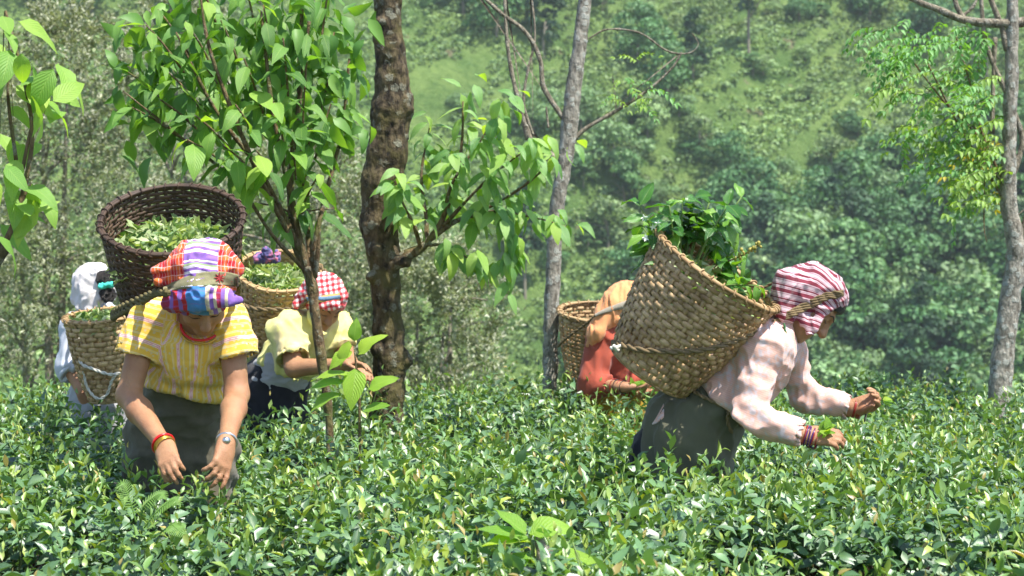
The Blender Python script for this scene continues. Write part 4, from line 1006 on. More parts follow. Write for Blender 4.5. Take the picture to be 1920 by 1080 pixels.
def plaid(g):
    u, v, w_ = g.xyz(g.attr('pat').outputs['Vector'])
    R1, O1, PU, WH, GN, BL, TN, MA = lin(184, 36, 42), lin(226, 112, 52), lin(132, 96, 170), lin(226, 214, 222), lin(134, 150, 112), lin(72, 130, 190), lin(206, 190, 160), lin(150, 40, 70)
    ctr = stripes(g, g.ma('ADD', v, 5.0), .062, [(0, PU), (.22, WH), (.36, PU), (.50, WH), (.62, GN), (.74, PU), (.82, WH), (.9, PU)])
    cu = stripes(g, g.ma('ADD', u, 5.008), .034, [(0, R1), (.45, O1), (.8, R1)]); cvv = stripes(g, g.ma('ADD', v, 5.0), .03, [(0, R1), (.5, O1)])
    chk = g.mix(.5, cu, cvv); wl = g.ma('MAXIMUM', g.ma('GREATER_THAN', g.ma('SINE', g.ma('MULTIPLY', u, 2*math.pi/.0095)), .93), g.ma('GREATER_THAN', g.ma('SINE', g.ma('MULTIPLY', v, 2*math.pi/.03)), .985)); chk = g.mix(g.ma('MULTIPLY', wl, .55), chk, WH)
    top = g.mix(g.ma('COMPARE', u, .008, .050), chk, ctr)
    brow = g.ramp(g.ma('ADD', g.ma('MULTIPLY', u, 4.5), .5), [(0, MA), (.10, PU), (.16, R1), (.24, PU), (.30, R1), (.36, BL), (.62, TN), (.67, PU), (.72, TN), (.76, MA), (.82, PU), (.87, TN), (.91, PU)], 'CONSTANT')
    brow = g.mix(g.ma('MULTIPLY', g.ma('GREATER_THAN', g.ma('SINE', g.ma('MULTIPLY', v, 2*math.pi/.02)), .8), .3), brow, PU)
    return g.mix(g.ma('LESS_THAN', v, -.004), top, brow)
M_plaid = cloth('plaid_cotton', plaid, .8)
def gingham(g):
    u, v, w_ = g.xyz(g.attr('pat').outputs['Vector']); a = g.ma('GREATER_THAN', g.ma('SINE', g.ma('MULTIPLY', u, 2*math.pi/.022)), 0.0); b = g.ma('GREATER_THAN', g.ma('SINE', g.ma('MULTIPLY', v, 2*math.pi/.022)), 0.0)
    return g.ramp(g.ma('MULTIPLY', g.ma('ADD', a, b), .5), [(0, lin(240, 226, 224)), (.4, lin(218, 118, 122)), (.8, lin(192, 36, 48))], 'CONSTANT')
M_ging = cloth('gingham_cotton', gingham, .8)
def maroon(g):
    u, v, w_ = g.xyz(g.attr('pat').outputs['Vector']); A, Bm, C = lin(200, 176, 180), lin(118, 46, 60), lin(160, 110, 122)
    return stripes(g, g.ma('ADD', v, 5.0), .042, [(0, A), (.16, C), (.21, A), (.28, Bm), (.56, A), (.61, C), (.66, A), (.74, Bm), (.86, A), (.9, C), (.95, A)])
M_maroon = cloth('maroon_stripe', maroon, .85)
def flat(name, c, rough=.4, metal=0.0): g = G(name); return g.done(g.bsdf(c, rough, .5, None, Metallic=metal))
M_red = flat('red_plastic', lin(200, 22, 24), .3); M_gold = flat('gold_metal', lin(200, 160, 70), .3, .9); M_steel = flat('steel', lin(200, 202, 206), .28, .9); M_purple = flat('purple_glass', lin(74, 36, 92), .25); M_brick = flat('brown_red_glass', lin(140, 42, 34), .3); M_teal = cloth('teal_band', plain(lin(70, 196, 176))); M_blackm = flat('black_cord', lin(30, 24, 24), .5)
M_band = cloth('strap_cloth', lambda g: g.mix(g.noise(g.obj(), 60, 4, .7), lin(96, 92, 64), lin(146, 142, 108))); M_greyband = cloth('strap_grey', lambda g: g.mix(g.noise(g.obj(), 60, 4), lin(120, 112, 96), lin(170, 162, 146))); M_blueb = cloth('blue_trim', lambda g: g.mix(g.noise(g.obj(), 130, 2), lin(60, 90, 124), lin(120, 150, 170)))
M_redthread = cloth('red_thread', plain(lin(150, 48, 50))); M_ltrim = cloth('tan_trim', plain(lin(190, 150, 90)))

def hand(w_, d, pn, ts, s=1.0, curl=(.35, .5, .4), spread=.05, thumb=(.6, .75, .35), pinch=None):
    x, y, z = frame(np.asarray(d, float), np.asarray(pn, float)); out = []
    offs = np.array([.026, .0088, -.0088, -.0255])*ts*s; lens = np.array([.066, .075, .070, .054])*s
    for i in range(4):
        kn = w_+y*(.080 if i in (1, 2) else .074)*s+x*offs[i]
        out.append(cap(w_+x*offs[i]*.55+y*.012*s, kn, .0145*s, .0105*s, .012))
        p = kn; a = 0; cu = curl[i] if isinstance(curl[0], (tuple, list)) else curl
        dirx = x*offs[i]/(.026*s)*spread
        for j, fr in enumerate((.44, .31, .25)):
            a += cu[j]; dd = unit(y*math.cos(a)+z*math.sin(a)+dirx); e = p+dd*lens[i]*fr
            rr = (.0092, .0082, .0074, .0064)[j]*s*(0.9 if i == 3 else 1); out.append(cap(p, e, rr, (.0082, .0074, .0062)[j]*s, .0045)); p = e
    out.append(cap(w_-y*.02*s, w_+y*.03*s, .0225*s, .024*s, .02, flat=(z, .72)))
    b = w_+y*.022*s+x*ts*.020*s; t1 = unit(y*thumb[0]+x*ts*thumb[1]+z*thumb[2]); t2 = unit(y*.85+x*ts*.15+z*.5)
    out += [cap(b, b+t1*.036*s, .0135*s, .011*s, .012), cap(b+t1*.036*s, b+t1*.036*s+t2*.028*s, .0102*s, .0092*s, .005), cap(b+t1*.036*s+t2*.028*s, b+t1*.036*s+t2*.05*s, .0092*s, .007*s, .005)]
    return out
def head(c, f, u, s=1.0):
    f = unit(f); u = unit(np.asarray(u)-(np.asarray(u)@f)*f); r_ = np.cross(f, u); ax = (r_, f, u); q = lambda a, b, e: c+(r_*a+f*b+u*e)*s
    L = [ell(q(0, -.012, .022), V(.073, .09, .08)*s, ax, .01), ell(q(0, .030, -.03), V(.058, .058, .082)*s, ax, .03), ell(q(0, .060, -.100), V(.026, .022, .018)*s, ax, .03)]
    for k in (-1, 1):
        L += [ell(q(.038*k, .056, -.034), V(.024, .024, .026)*s, ax, .02), cap(q(.012*k, .083, .018), q(.045*k, .066, .018), .011*s, .008*s, .014)]
    for k in (-1, 1): L.append(ell(q(.031*k, .092, .0), V(.016, .014, .011)*s, ax, .012, 's'))
    for k in (-1, 1): L += [ell(q(.031*k, .071, .0), V(.0155, .0135, .0125)*s, ax, .004), ell(q(.074*k, -.01, -.012), V(.009, .018, .03)*s, ax, .01), ell(q(.010*k, .096, -.038), V(.008, .010, .008)*s, ax, .008)]
    L += [cap(q(0, .085, .004), q(0, .106, -.036), .0085*s, .0125*s, .012), cap(q(-.02, .078, -.068), q(.02, .078, -.068), .0075*s, k=.008), cap(q(-.016, .077, -.078), q(.016, .077, -.078), .0085*s, k=.008), cap(q(-.022, .0885, -.0725), q(.022, .0885, -.0725), .0025*s, k=.004, op='s')]
    return L, q, ax
def legs(hip, w_=.055, zf=0.02, fwd=(0, -1, 0)):
    L = []; f = np.asarray(fwd, float); sd = unit(np.cross(f, UPZ))
    for k in (-1, 1):
        h_ = hip+sd*w_*k; kn = V(h_[0], h_[1], .43)+f*.04; an = V(h_[0], h_[1], .08)
        L += [cap(h_, kn, .065, .05, .03), cap(kn, an, .046, .034, .02), cap(an+V(0, 0, -.035), an+V(0, 0, -.045)+f*.14, .034, .024, .02)]
    return L
def face_bits(root, bvh, q, s=1.0):
    for k in (-1, 1):
        for nm_, pts, rr in (('eyebrow', [(.012, .016), (.030, .024), (.048, .016)], .0028), ('eyelashes', [(.016, -.005), (.031, -.009), (.046, -.004)], .0016)):
            out = []
            for a, e in spline([V(*p_, 0) for p_ in pts], 4)[:, :2]:
                o_ = q(a*k, .2, e); d_ = unit(q(a*k, 0, e)-o_); h_ = bvh.ray_cast(Vector(o_), Vector(d_)); out.append(np.array(h_[0])-d_*.001 if h_[0] is not None else q(a*k, .08, e))
            v, qd = tube_v(np.array(out), [rr*.5, rr, rr*.4], 5); link(nm_, np_mesh(nm_, v, qd), M_hair, root)
def bvh_of(v, q): return BVHTree.FromPolygons([tuple(x) for x in v], [tuple(x) for x in q])
def torus(name, c, ax, R_, r_, m, parent, squash=1.0):
    x, y, z = frame(np.cross(ax, [.3, .5, .8]), ax); a = np.linspace(0, 2*np.pi, 28, endpoint=False)
    v, q = tube_v(c+R_*(np.cos(a)[:, None]*x+np.sin(a)[:, None]*y*squash), r_, 6, True); return link(name, np_mesh(name, v, q), m, parent)
def onto(bvh, px, py, d, lift=.004):
    """the place on a cloth surface seen along a sight line"""
    o_ = Vector((0, 0, CZ)); t = Vector(P(px, py, d))-o_; t.normalize(); h_ = bvh.ray_cast(o_, t)
    if h_[0] is None: return P(px, py, d), V(0, -1, 0)
    n = np.array(h_[1]); n = n if n[1] < 0 else -n
    return np.array(h_[0])+n*lift, n
def wrap_band(bvh, spine, d, rows=9, thick=.003):
    """a cloth band laid on a surface along a line of sight points (px, py, half height)"""
    sp = spline([V(*p_) for p_ in spine], 6); g_ = []
    for (px, py, hh) in sp: g_.append([onto(bvh, px, py+hh*t, d, thick*(1.0-.55*abs(t)**3)) for t in np.linspace(-1, 1, rows)])
    A = np.array([[c_[0] for c_ in row] for row in g_])
    for _ in range(3): A[1:-1] = .5*A[1:-1]+.25*(A[:-2]+A[2:]); A[:, 1:-1] = .6*A[:, 1:-1]+.2*(A[:, :-2]+A[:, 2:])
    n, m = A.shape[:2]; B_ = A+V(0, .004, 0); v = np.concatenate([A.reshape(-1, 3), B_.reshape(-1, 3)]); N = n*m; q = []
    for i in range(n-1):
        for j in range(m-1):
            a = i*m+j; q += [(a, a+1, a+m+1, a+m), (N+a, N+a+m, N+a+m+1, N+a+1)]
        for j, s_ in ((0, 0), (m-1, 1)):
            a = i*m+j; q.append((a, a+m, N+a+m, N+a) if not s_ else (a, N+a, N+a+m, a+m))
    return v, np.array(q)
def folds(v, q, amp, sx, seed, o=2):
    sx = np.asarray(sx); v = push(v, q, amp*fbm(v*sx, seed, o))
    w_ = v*sx*1.7+0.8*np.stack([vnoise(v*sx*.6, seed+50+k) for k in range(3)], -1)
    return push(v, q, amp*1.1*(0.45-np.abs(vnoise(w_, seed+9))**.8)*2+amp*.5*(0.4-np.abs(vnoise(w_*2.3, seed+19))))
def add_cloth(name, prims, h, m, parent, clip=None, fold=(0.004, (14, 14, 14)), seed=0, smooth=2, pat=None, extra=None):
    v, q = sdf_mesh(prims, h, clip, smooth)
    pt_ = patcoords(v, prims) if pat is None else pat(v)
    v = folds(v, q, fold[0], fold[1], seed)
    if extra is not None: v = push(v, q, extra(v))
    o = link(name, np_mesh(name, v, q, True, pat=pt_), m, parent); return o, v, q
def half(p0, n): n = unit(n); p0 = np.asarray(p0); return lambda p: (p-p0)@n
def lerp(a, b, t): return a+(b-a)*t
FRONT = V(0, -1, 0)

# ================================================================== picker in front: yellow print blouse
per = empty('person', (P(345, 700, 6.3)[0], 6.32, 0), 'picker in yellow striped print blouse and plaid headscarf, head bowed over the tea', 'person', 'tea pickers')
shA, elA, wrA = P(278, 594, 6.03), P(241, 742, 5.98), P(310, 838, 5.74)
shB, elB, wrB = P(432, 594, 6.03), P(444, 740, 5.98), P(424, 832, 5.72)
nk, ch, bl, pv = P(358, 588, 6.05), P(356, 645, 6.08), P(350, 725, 6.2), P(338, 815, 6.36)
hc = P(378, 553, 5.9); hf = V(.22, -.60, -.76); hu = V(.12, -.75, .65)
hl, hq, hax = head(hc, hf, hu)
bp = [cap(ch, bl, .105, .085, .04, (FRONT, .72)), cap(bl, pv, .085, .11, .04, (FRONT, .75)), cap(shA, shB, .045, k=.04), cap(nk+V(0, .02, -.03), hc-V(0, -.03, .03), .052, .048, .03)]
bp += [cap(shA, elA, .045, .037, .03), cap(elA, lerp(elA, wrA, .3), .037, .0385, .02), cap(lerp(elA, wrA, .3), wrA, .0385, .0235, .02), cap(shB, elB, .045, .037, .03), cap(elB, lerp(elB, wrB, .3), .037, .038, .02), cap(lerp(elB, wrB, .3), wrB, .038, .0235, .02)]
bp += hl+legs(pv+V(0, 0, -.05))
bp += hand(wrA, P(318, 872, 5.66)-wrA, V(.15, .95, -.25), -1, 1.0, ((.55, .75, .5), (.45, .6, .45), (.4, .6, .5), (.45, .7, .5)), .03, (.8, .35, .6))
bp += hand(wrB, P(414, 880, 5.66)-wrB, V(-.75, .6, -.2), 1, 1.0, ((.15, .3, .3), (.35, .5, .4), (.5, .6, .4), (.6, .6, .4)), .16, (.8, .5, .5))
v, q = sdf_mesh(bp, .005, None, 1); link('body', np_mesh('body', v, q), M_skin, per); bb = bvh_of(v, q); face_bits(per, bb, hq)
Tw = V(0, 0, -1)
dA, dB = unit(elA-shA), unit(elB-shB)
bz = [cap(ch+V(0, 0, .03), ch, .118, .132, .03, (FRONT, .80), uv=(FRONT, 0)), cap(ch, bl+V(0, 0, -.02), .132, .138, .03, (FRONT, .78), uv=(FRONT, 0)), cap(shA+V(.03, 0, 0), shB-V(.03, 0, 0), .062, k=.05),
      cap(shA, shA+dA*.14+V(-.012, -.006, 0), .058, .066, .035, uv=(FRONT, 1)), cap(shB, shB+dB*.14+V(.018, -.006, 0), .058, .066, .035, uv=(FRONT, 1))]
for s_, d_, w_ in ((shA, dA, V(-.012, 0, 0)), (shB, dB, V(.018, 0, 0))):
    ax_ = unit(d_*.14+w_); e_ = s_+ax_*.135; bz += [cut(e_, e_+ax_*.12, .1), cut(e_-ax_*.03, e_+ax_*.05, .058)]
bz.append(Pr('ell', .012, 's', c=P(362, 600, 5.93), r=V(.062, .10, .072), R=np.eye(3), uv=None))
hem = half(P(340, 742, 6.1), V(-.25, -.1, -1))
wr1 = lambda v: .006*np.sin(v[:, 2]*95+v[:, 0]*14+3*vnoise(v*7, 3))*sstep(1.07, .99, v[:, 2])*sstep(.09, .2, np.abs(v[:, 0]-bl[0])+.13)
_, v, q = add_cloth('blouse', bz, .0065, M_yprint, per, hem, (.006, (17, 17, 10)), 5, 2, None, wr1)
sk = [cap(bl+V(0, 0, -.0), P(338, 830, 6.34), .122, .172, .04, (FRONT, .78)), cap(P(338, 830, 6.34), V(P(338, 830, 6.34)[0], 6.36, .14), .172, .20, .04, (FRONT, .8)), cap(bl+V(0, 0, .01), bl+V(0, .0, .07), .126, .122, .02, (FRONT, .78))]
wr2 = lambda v: .007*np.sin(v[:, 2]*48+5*vnoise(v*np.array([5, 5, 5]), 4))*sstep(.05, .25, 1.0-v[:, 2])
add_cloth('skirt', sk, .011, M_olive, per, None, (.009, (7, 7, 13)), 6, 2, None, wr2)
# plaid headscarf
def SP(px, py, d): return P(px, py, d)
sc_ = [ell(hq(0, -.012, .028), V(.090, .108, .098), hax, .02), ell(SP(380, 514, 5.865), V(.103, .098, .092), k=.03), cap(SP(394, 478, 5.86), SP(358, 486, 5.85), .050, .050, .03), cap(SP(352, 494, 5.83), SP(288, 522, 5.81), .042, .032, .02, (V(.4, 0, 1), .8)), cut(SP(287, 517, 5.81), SP(240, 540, 5.80), .1, .004),
       cap(SP(405, 494, 5.85), SP(434, 504, 5.84), .046, .030, .03), cap(SP(328, 562, 5.81), SP(374, 552, 5.785), .032, .042, .025), cap(SP(374, 552, 5.785), SP(446, 561, 5.79), .042, .013, .025), cap(SP(322, 570, 5.83), SP(330, 572, 5.86), .024, .02, .012),
       Pr('ell', .01, 's', c=hq(0, .10, -.062), r=V(.085, .085, .085), R=np.stack([unit(a) for a in hax], 1), uv=None),
       cap(SP(312, 532, 5.785), SP(350, 503, 5.755), .016, .010, .016, op='s'), cap(SP(283, 520, 5.80), SP(320, 512, 5.77), .008, .012, .012, op='s')]
ctr = SP(378, 533, 5.85)
_, sv, sq_ = add_cloth('headscarf', sc_, .0045, M_plaid, per, None, (.0055, (22, 22, 22)), 8, 2, lambda v: np.stack([v[:, 0]-ctr[0]+.25*(v[:, 1]-ctr[1])*0, v[:, 2]-ctr[2]+.15*np.abs(v[:, 0]-ctr[0]), v[:, 1]], 1))
sb = bvh_of(sv, sq_)
torus('necklace', hq(0, .0, -.135)+V(0, -.012, -.01), V(.1, -.75, .65), .062, .0045, M_red, per); torus('necklace', hq(0, .0, -.14)+V(0, -.012, -.017), V(.1, -.75, .65), .064, .0035, M_gold, per)
fdA, fdB = unit(wrA-elA), unit(wrB-elB)
torus('bangle', wrA-fdA*.018, fdA, .033, .0048, M_red, per)
for k in range(3): torus('bangle', wrA-fdA*(.008-.006*k), unit(fdA+V(.1, 0, .1)*k*.5), .032, .0022, M_gold, per)
wt = torus('wristwatch', wrB-fdB*.012, fdB, .0295, .0045, M_steel, per)
v, q = sdf_mesh([cap(wrB-fdB*.012+V(.004, -.031, .006), wrB-fdB*.012+V(.004, -.035, .007), .013, .012, .004)], .0025); link('watch_case', np_mesh('watch_case', v, q), M_steel, wt)
# her basket
b1, R1_, H1_, W1_ = basket('large dark brown basket heaped with leaves behind the bowed yellow bloused picker', P(326, 410, 6.38)-unit(V(.03, -.5, .866))*.5, P(322, 408, 6.38), .135, .236, 48, 34, M_bambooD, 3, .012, .99, .0021, lash=34)
pile('pale green plucked tea leaves inside the large dark basket', R1_, H1_, W1_, .74, 2300, 4, .05)
pts = []; nn_ = []
for px, py in [(308, 546), (328, 539), (352, 532), (378, 528), (402, 526), (425, 527), (443, 529)]:
    p_, n_ = onto(sb, px, py, 5.77, .003); pts.append(p_); nn_.append(n_)
pp = spline(pts, 5); n5 = spline(nn_, 5)
v, q = wrap_band(sb, [(306, 543, 5), (318, 539, 7), (332, 535, 9), (352, 529, 11.5), (378, 524, 13), (402, 522, 13.5), (425, 523, 13), (440, 525, 12), (447, 526, 11)], 5.77)
v = push(v, q, .0011*fbm(v*np.array([30, 30, 150]), 2)); hs = link('head_strap', np_mesh('head_strap', v, q), M_band, b1); v_b, q_b = v, q
for k in range(8):
    a_ = k*math.pi/4; c0 = np.array(onto(bvh_of(v_b, q_b), 411, 521, 5.77, .002)[0]); e0 = np.array(onto(bvh_of(v_b, q_b), 411+10*math.cos(a_), 521-10*math.sin(a_), 5.77, .002)[0])
    v, q = ribbon(np.array([c0, (c0+e0)/2, e0]), np.tile(FRONT, (3, 1)), np.array([.003, .006, .002]), .0012); link('embroidered_petal', np_mesh('embroidered_petal', v, q), M_redthread, hs)
for k_, off in enumerate((0, .018)): rope('strap_rope', [pts[0]+V(.01, 0, -off*.3), P(290, 548+off*200, 5.86), P(262, 560+off*500, 6.0), P(235, 572+off*600, 6.12), P(214, 585+off*500, 6.3), P(214, 596, 6.5)], .011, M_ropeo, b1)
rope('strap_rope', [pts[-1]-V(.004, 0, 0), P(446, 532, 5.86), P(445, 552, 6.02), P(440, 575, 6.2), P(430, 590, 6.45)], .010, M_ropeo, b1)

# ================================================================== picker bent to the right: pink blouse
per = empty('person', (P(1280, 700, 6.28)[0], 6.28, 0), 'picker in pale pink blouse bent forward, reaching right with both arms', 'person', 'tea pickers')
d2 = 6.2
pv, bl, ch, nk = P(1288, 812, 6.27), P(1345, 742, 6.23), P(1418, 668, 6.2), P(1465, 614, 6.2)
shA, elA, wrA = P(1432, 648, 6.06), P(1402, 783, 6.0), P(1512, 817, 5.97)
shB, elB, wrB = P(1470, 652, 6.36), P(1512, 745, 6.40), P(1600, 765, 6.36)
hc = P(1520, 568, 6.2); hf = V(.60, -.22, -.76); hu = V(.78, .0, .62)
hl, hq, hax = head(hc, hf, hu)
TX = unit(ch-bl)
bp = [cap(ch, bl, .085, .07, .04, (V(0, 1, 0), 1.3)), cap(bl, pv, .07, .10, .04, (V(0, 1, 0), 1.2)), cap(shA, shB, .045, k=.04), cap(nk, hc+V(-.03, 0, -.03), .05, .048, .03), cap(shA, elA, .036, .030, .03), cap(elA, wrA, .030, .025, .02), cap(shB, elB, .036, .030, .03), cap(elB, wrB, .030, .025, .02)]
bp += hl+legs(pv+V(0, 0, -.05), fwd=(1, 0, 0))
bp += hand(wrA, P(1545, 818, 5.95)-wrA, V(.3, .7, -.6), 1, .95, (.5, .7, .5), .03, (.7, .5, .5))
bp += hand(wrB, P(1640, 752, 6.32)-wrB, V(.1, -.75, .5), 1, .98, ((.5, .7, .5), (.65, .8, .5), (.75, .9, .5), (.8, .9, .5)), .03, (.85, .35, .5))
v, q = sdf_mesh(bp, .005, None, 1); link('body', np_mesh('body', v, q), M_skin, per); bb = bvh_of(v, q); face_bits(per, bb, hq)
fA, fB = unit(wrA-elA), unit(wrB-elB)
bz = [cap(ch, lerp(bl, ch, .1), .106, .106, .03, (V(0, 1, 0), 1.32), uv=(FRONT, 0)), cap(lerp(bl, ch, .25)+V(.02, -.02, -.03), lerp(bl, ch, .5)+V(.02, 0, -.04), .10, .10, .05, (V(0, 1, 0), 1.3)), cap(ch, nk-V(.015, 0, .012), .115, .068, .05, (V(0, 1, 0), 1.2)), cap(shA, shB, .072, k=.06),
      cap(shA, elA, .062, .052, .03), cap(elA, lerp(elA, wrA, .93), .052, .042, .03), cap(shB, elB, .054, .047, .03), cap(elB, lerp(elB, wrB, .93), .047, .043, .03)]
for w_, f_ in ((wrA, fA), (wrB, fB)): e_ = w_-f_*.012; bz += [cut(e_, e_+f_*.1, .09), cut(e_-f_*.02, e_+f_*.05, .037)]
bz.append(Pr('ell', .012, 's', c=P(1492, 618, 6.2), r=V(.05, .06, .05), R=np.eye(3), uv=None))
hem = half(P(1336, 748, 6.2), V(-.66, 0, -.75))
def wr3(v):
    a = v-elA; b = v-elB
    f = .0024*np.sin((v@unit(V(.5, .2, 1)))*95+4*vnoise(v*8, 2))
    return f*(np.exp(-(a*a).sum(1)/.018)+np.exp(-(b*b).sum(1)/.015)+.35)
add_cloth('blouse', bz, .0065, M_pink, per, hem, (.005, (15, 15, 15)), 11, 2, None, wr3)
sk = [cap(lerp(bl, ch, .38), pv, .098, .142, .04, (V(0, 1, 0), 1.15)), cap(pv, V(pv[0]-.01, 6.27, .5), .142, .16, .05), cap(V(pv[0]-.01, 6.27, .5), V(pv[0]-.01, 6.27, .12), .165, .18, .05)]
wr4 = lambda v: .008*np.sin((v@unit(V(1, .2, .35)))*60+4*vnoise(v*5, 7))*sstep(.0, .14, v[:, 0]-pv[0])
_, kv, kq = add_cloth('apron_skirt', sk, .010, M_grgreen, per, None, (.011, (10, 10, 6)), 12, 2, None, wr4)
us = [cap(P(1232, 798, 6.29), P(1216, 850, 6.3), .035, .05, .03, (V(0, 1, 0), 1.6)), cap(P(1216, 850, 6.3), V(P(1216, 900, 6.3)[0], 6.3, .2), .05, .08, .03, (V(0, 1, 0), 1.6))]
add_cloth('underskirt', us, .008, M_dark, per, None, (.008, (14, 14, 5)), 13)
kv, kq = wrap_band(bvh_of(kv, kq), [(1224, 795, 1.5), (1232, 788, 6), (1240, 778, 10), (1245, 770, 13)], 6.1, 7, .004); link('blouse_tail', np_mesh('blouse_tail', kv, kq), M_pink, per)
rope('waist_cord', [P(1292, 728, 6.13), P(1315, 742, 6.085), P(1345, 757, 6.085), P(1372, 772, 6.10), P(1384, 790, 6.14)], .0065, M_rope, per); rope('waist_cord', [P(1366, 770, 6.09), P(1364, 790, 6.10), P(1372, 812, 6.115)], .006, M_rope, per)
# hair at the brow, then striped scarf
v, q = sdf_mesh([ell(hq(0, .016, .046), V(.072, .078, .066), hax, .02), Pr('ell', .006, 's', c=hq(0, .095, -.012), r=V(.09, .06, .062), R=np.stack([unit(a) for a in hax], 1), uv=None)], .005); link('hair', np_mesh('hair', v, q), M_hair, per)
sc_ = [ell(hq(0, -.014, .026), V(.088, .104, .096), hax, .02), ell(P(1490, 548, 6.2), V(.075, .085, .075), k=.04), cap(P(1474, 524, 6.16), P(1463, 588, 6.15), .034, .028, .02, (V(0, 1, 0), 2.2)), cap(P(1562, 548, 6.12), P(1527, 620, 6.10), .024, .019, .012, (unit(V(.85, 0, .5)), 1.5)), cap(P(1500, 590, 6.13), P(1522, 622, 6.115), .022, .018, .02),
       cap(P(1535, 520, 6.17), P(1572, 556, 6.17), .035, .03, .03), cap(P(1478, 598, 6.14), P(1456, 604, 6.14), .018, .008, .02, (V(0, 1, 0), 2)),
       Pr('ell', .008, 's', c=hq(0, .118, -.02), r=V(.10, .075, .11), R=np.stack([unit(a) for a in hax], 1), uv=None), cap(P(1519, 628, 6.10), P(1527, 640, 6.10), .010, .012, .004, op='s')]
hctr = P(1515, 566, 6.2)
def patP2(v):
    x = v[:, 0]-hctr[0]; z = v[:, 2]-hctr[2]; ca, sa = math.cos(.25), math.sin(.25)
    a = z*ca+x*sa; lob = sstep(.0, .05, x+.3*z)
    return np.stack([x, a+1.8*np.maximum(x, 0)**2*4+lob*0, v[:, 1]], 1)
_, sv, sq_ = add_cloth('headscarf', sc_, .0045, M_maroon, per, None, (.005, (20, 20, 14)), 14, 2, patP2)
sb = bvh_of(sv, sq_)
for k in range(7): torus('bangle', wrA-fA*(.006-.007*k), unit(fA+V(r.normal(0, .1), r.normal(0, .1), 0)), .0315, .0026, M_purple if k % 3 else M_brick, per)
for k in range(5): torus('bangle', wrB+fB*(.002+.006*k), unit(fB+V(r.normal(0, .12), r.normal(0, .12), 0)), .0315, .0024, M_brick, per)
torus('bangle', wrB+fB*.045, fB, .036, .002, M_blackm, per)
rope('neck_cord', [P(1470, 606, 6.09), P(1474, 630, 6.085), P(1480, 652, 6.09), P(1476, 676, 6.08)], .004, flat('green_cord', lin(46, 96, 50), .6), per)
# basket of coffee cuttings
t2 = P(1341, 508, 6.13); b2_ = P(1216, 697, 6.16)
ax2 = unit(t2-b2_+V(0, -.05, 0))
b2, R2_, H2_, W2_ = basket('big tan bamboo basket with leafy coffee cuttings on the pink bloused picker\'s back', b2_, b2_+ax2*.405, .138, .222, 44, 21, M_bamboo, 5, .010, .97, .003, low=5, lash=34)
pile('few plucked tea leaves near the rim of the basket with coffee cuttings', R2_, H2_, W2_, .86, 420, 9, .03)
pts = []
for px, py in [(1457, 600), (1480, 590), (1505, 577), (1530, 566), (1552, 557), (1570, 551), (1578, 548)]:
    p_, n_ = onto(sb, px, py, 6.1, .003); pts.append((p_, n_))
pp = spline([p_[0] for p_ in pts], 5); n5 = spline([p_[1] for p_ in pts], 5); sd_ = unit(np.cross(np.gradient(pp, axis=0), n5))
for k_ in (-1, 0, 1): rope('head_strap', list((pp+n5*.003+sd_*.0085*k_*np.sin(np.linspace(.5, 2.6, len(pp)))[:, None])[::3]), .0068, M_rope, b2, 4)
rope('strap_rope', [pp[0], P(1440, 612, 6.08), P(1405, 628, 6.0), P(1360, 646, 5.955), P(1310, 657, 5.945), P(1250, 659, 5.955), P(1195, 655, 5.99), P(1163, 646, 6.06), P(1150, 642, 6.16)], .0095, M_rope, b2, turns=80)
rope('strap_rope', [P(1165, 648, 6.05), P(1155, 655, 6.03), P(1148, 650, 6.01)], .010, M_ropew, b2)
rope('strap_rope', [P(1478, 512, 6.25), P(1450, 530, 6.3), P(1425, 543, 6.32)], .005, M_rope, b2)

# coffee cuttings
cof = empty('coffee_cuttings', W2_(V(-.05, 0, .25)), 'bunch of glossy coffee twigs standing in the big tan basket', 'twigs')
rr5 = np.random.default_rng(17)
M_flower = flat('white_petal', lin(236, 238, 226), .6); M_berry = flat('green_berry', lin(150, 140, 60), .4)
b0 = W2_(V(-.03, .02, .22))
ends = [(1205, 425), (1215, 460), (1235, 400), (1255, 385), (1280, 378), (1300, 372), (1330, 380), (1365, 385), (1390, 370), (1340, 420), (1300, 410), (1265, 420), (1360, 440), (1380, 470), (1200, 385), (1390, 500), (1415, 535), (1320, 395), (1245, 440)]
nlf = 0
for i, (px, py) in enumerate(ends):
    e_ = P(px, py, 6.12+rr5.normal(0, .07)); m_ = lerp(b0, e_, .55)+V(0, 0, .03)
    pa = spline([b0, m_, e_], 6); tube('twig', [b0, m_, e_], [.004, .002], M_stem, cof, 6, 5)
    for t in np.linspace(.62, 1, 5):
        c0 = pa[min(int(t*(len(pa)-1)), len(pa)-1)]; tg = unit(e_-m_)
        for s_ in (-1, 1):
            sd = unit(np.cross(tg, V(rr5.normal(), -.5, rr5.normal())))*s_
            put_leaf(B_coffee, cof, c0, sd+tg*.5+V(0, -.15, -.25+rr5.normal(0, .25)), UPZ+V(0, -.4, 0)+rr5.normal(0, .2, 3), rr5.uniform(.062, .105))
for i in range(5):
    p_ = P(rr5.uniform(1190, 1240), rr5.uniform(400, 450), 6.02+rr5.normal(0, .03)); parts = []
    for k in range(5):
        a_ = k*1.256+rr5.random(); e_ = p_+V(math.cos(a_)*.011, -.006, math.sin(a_)*.011); parts.append(ribbon(np.array([p_, (p_+e_)/2, e_]), np.tile(FRONT, (3, 1)), np.array([.003, .006, .002]), .0008))
    v, q = merge(parts); link('flower', np_mesh('flower', v, q), M_flower, cof)
tube('berry_twig', [P(1365, 490, 6.1), P(1395, 477, 6.06), P(1425, 458, 6.02)], [.003, .002], M_twig, cof, 6, 4)
ico, icq = sdf_mesh([ell(V(0, 0, 0), V(.006, .006, .007))], .0022, None, 0); bm_ = np_mesh('berry', ico, icq); bm_.materials.append(M_berry)
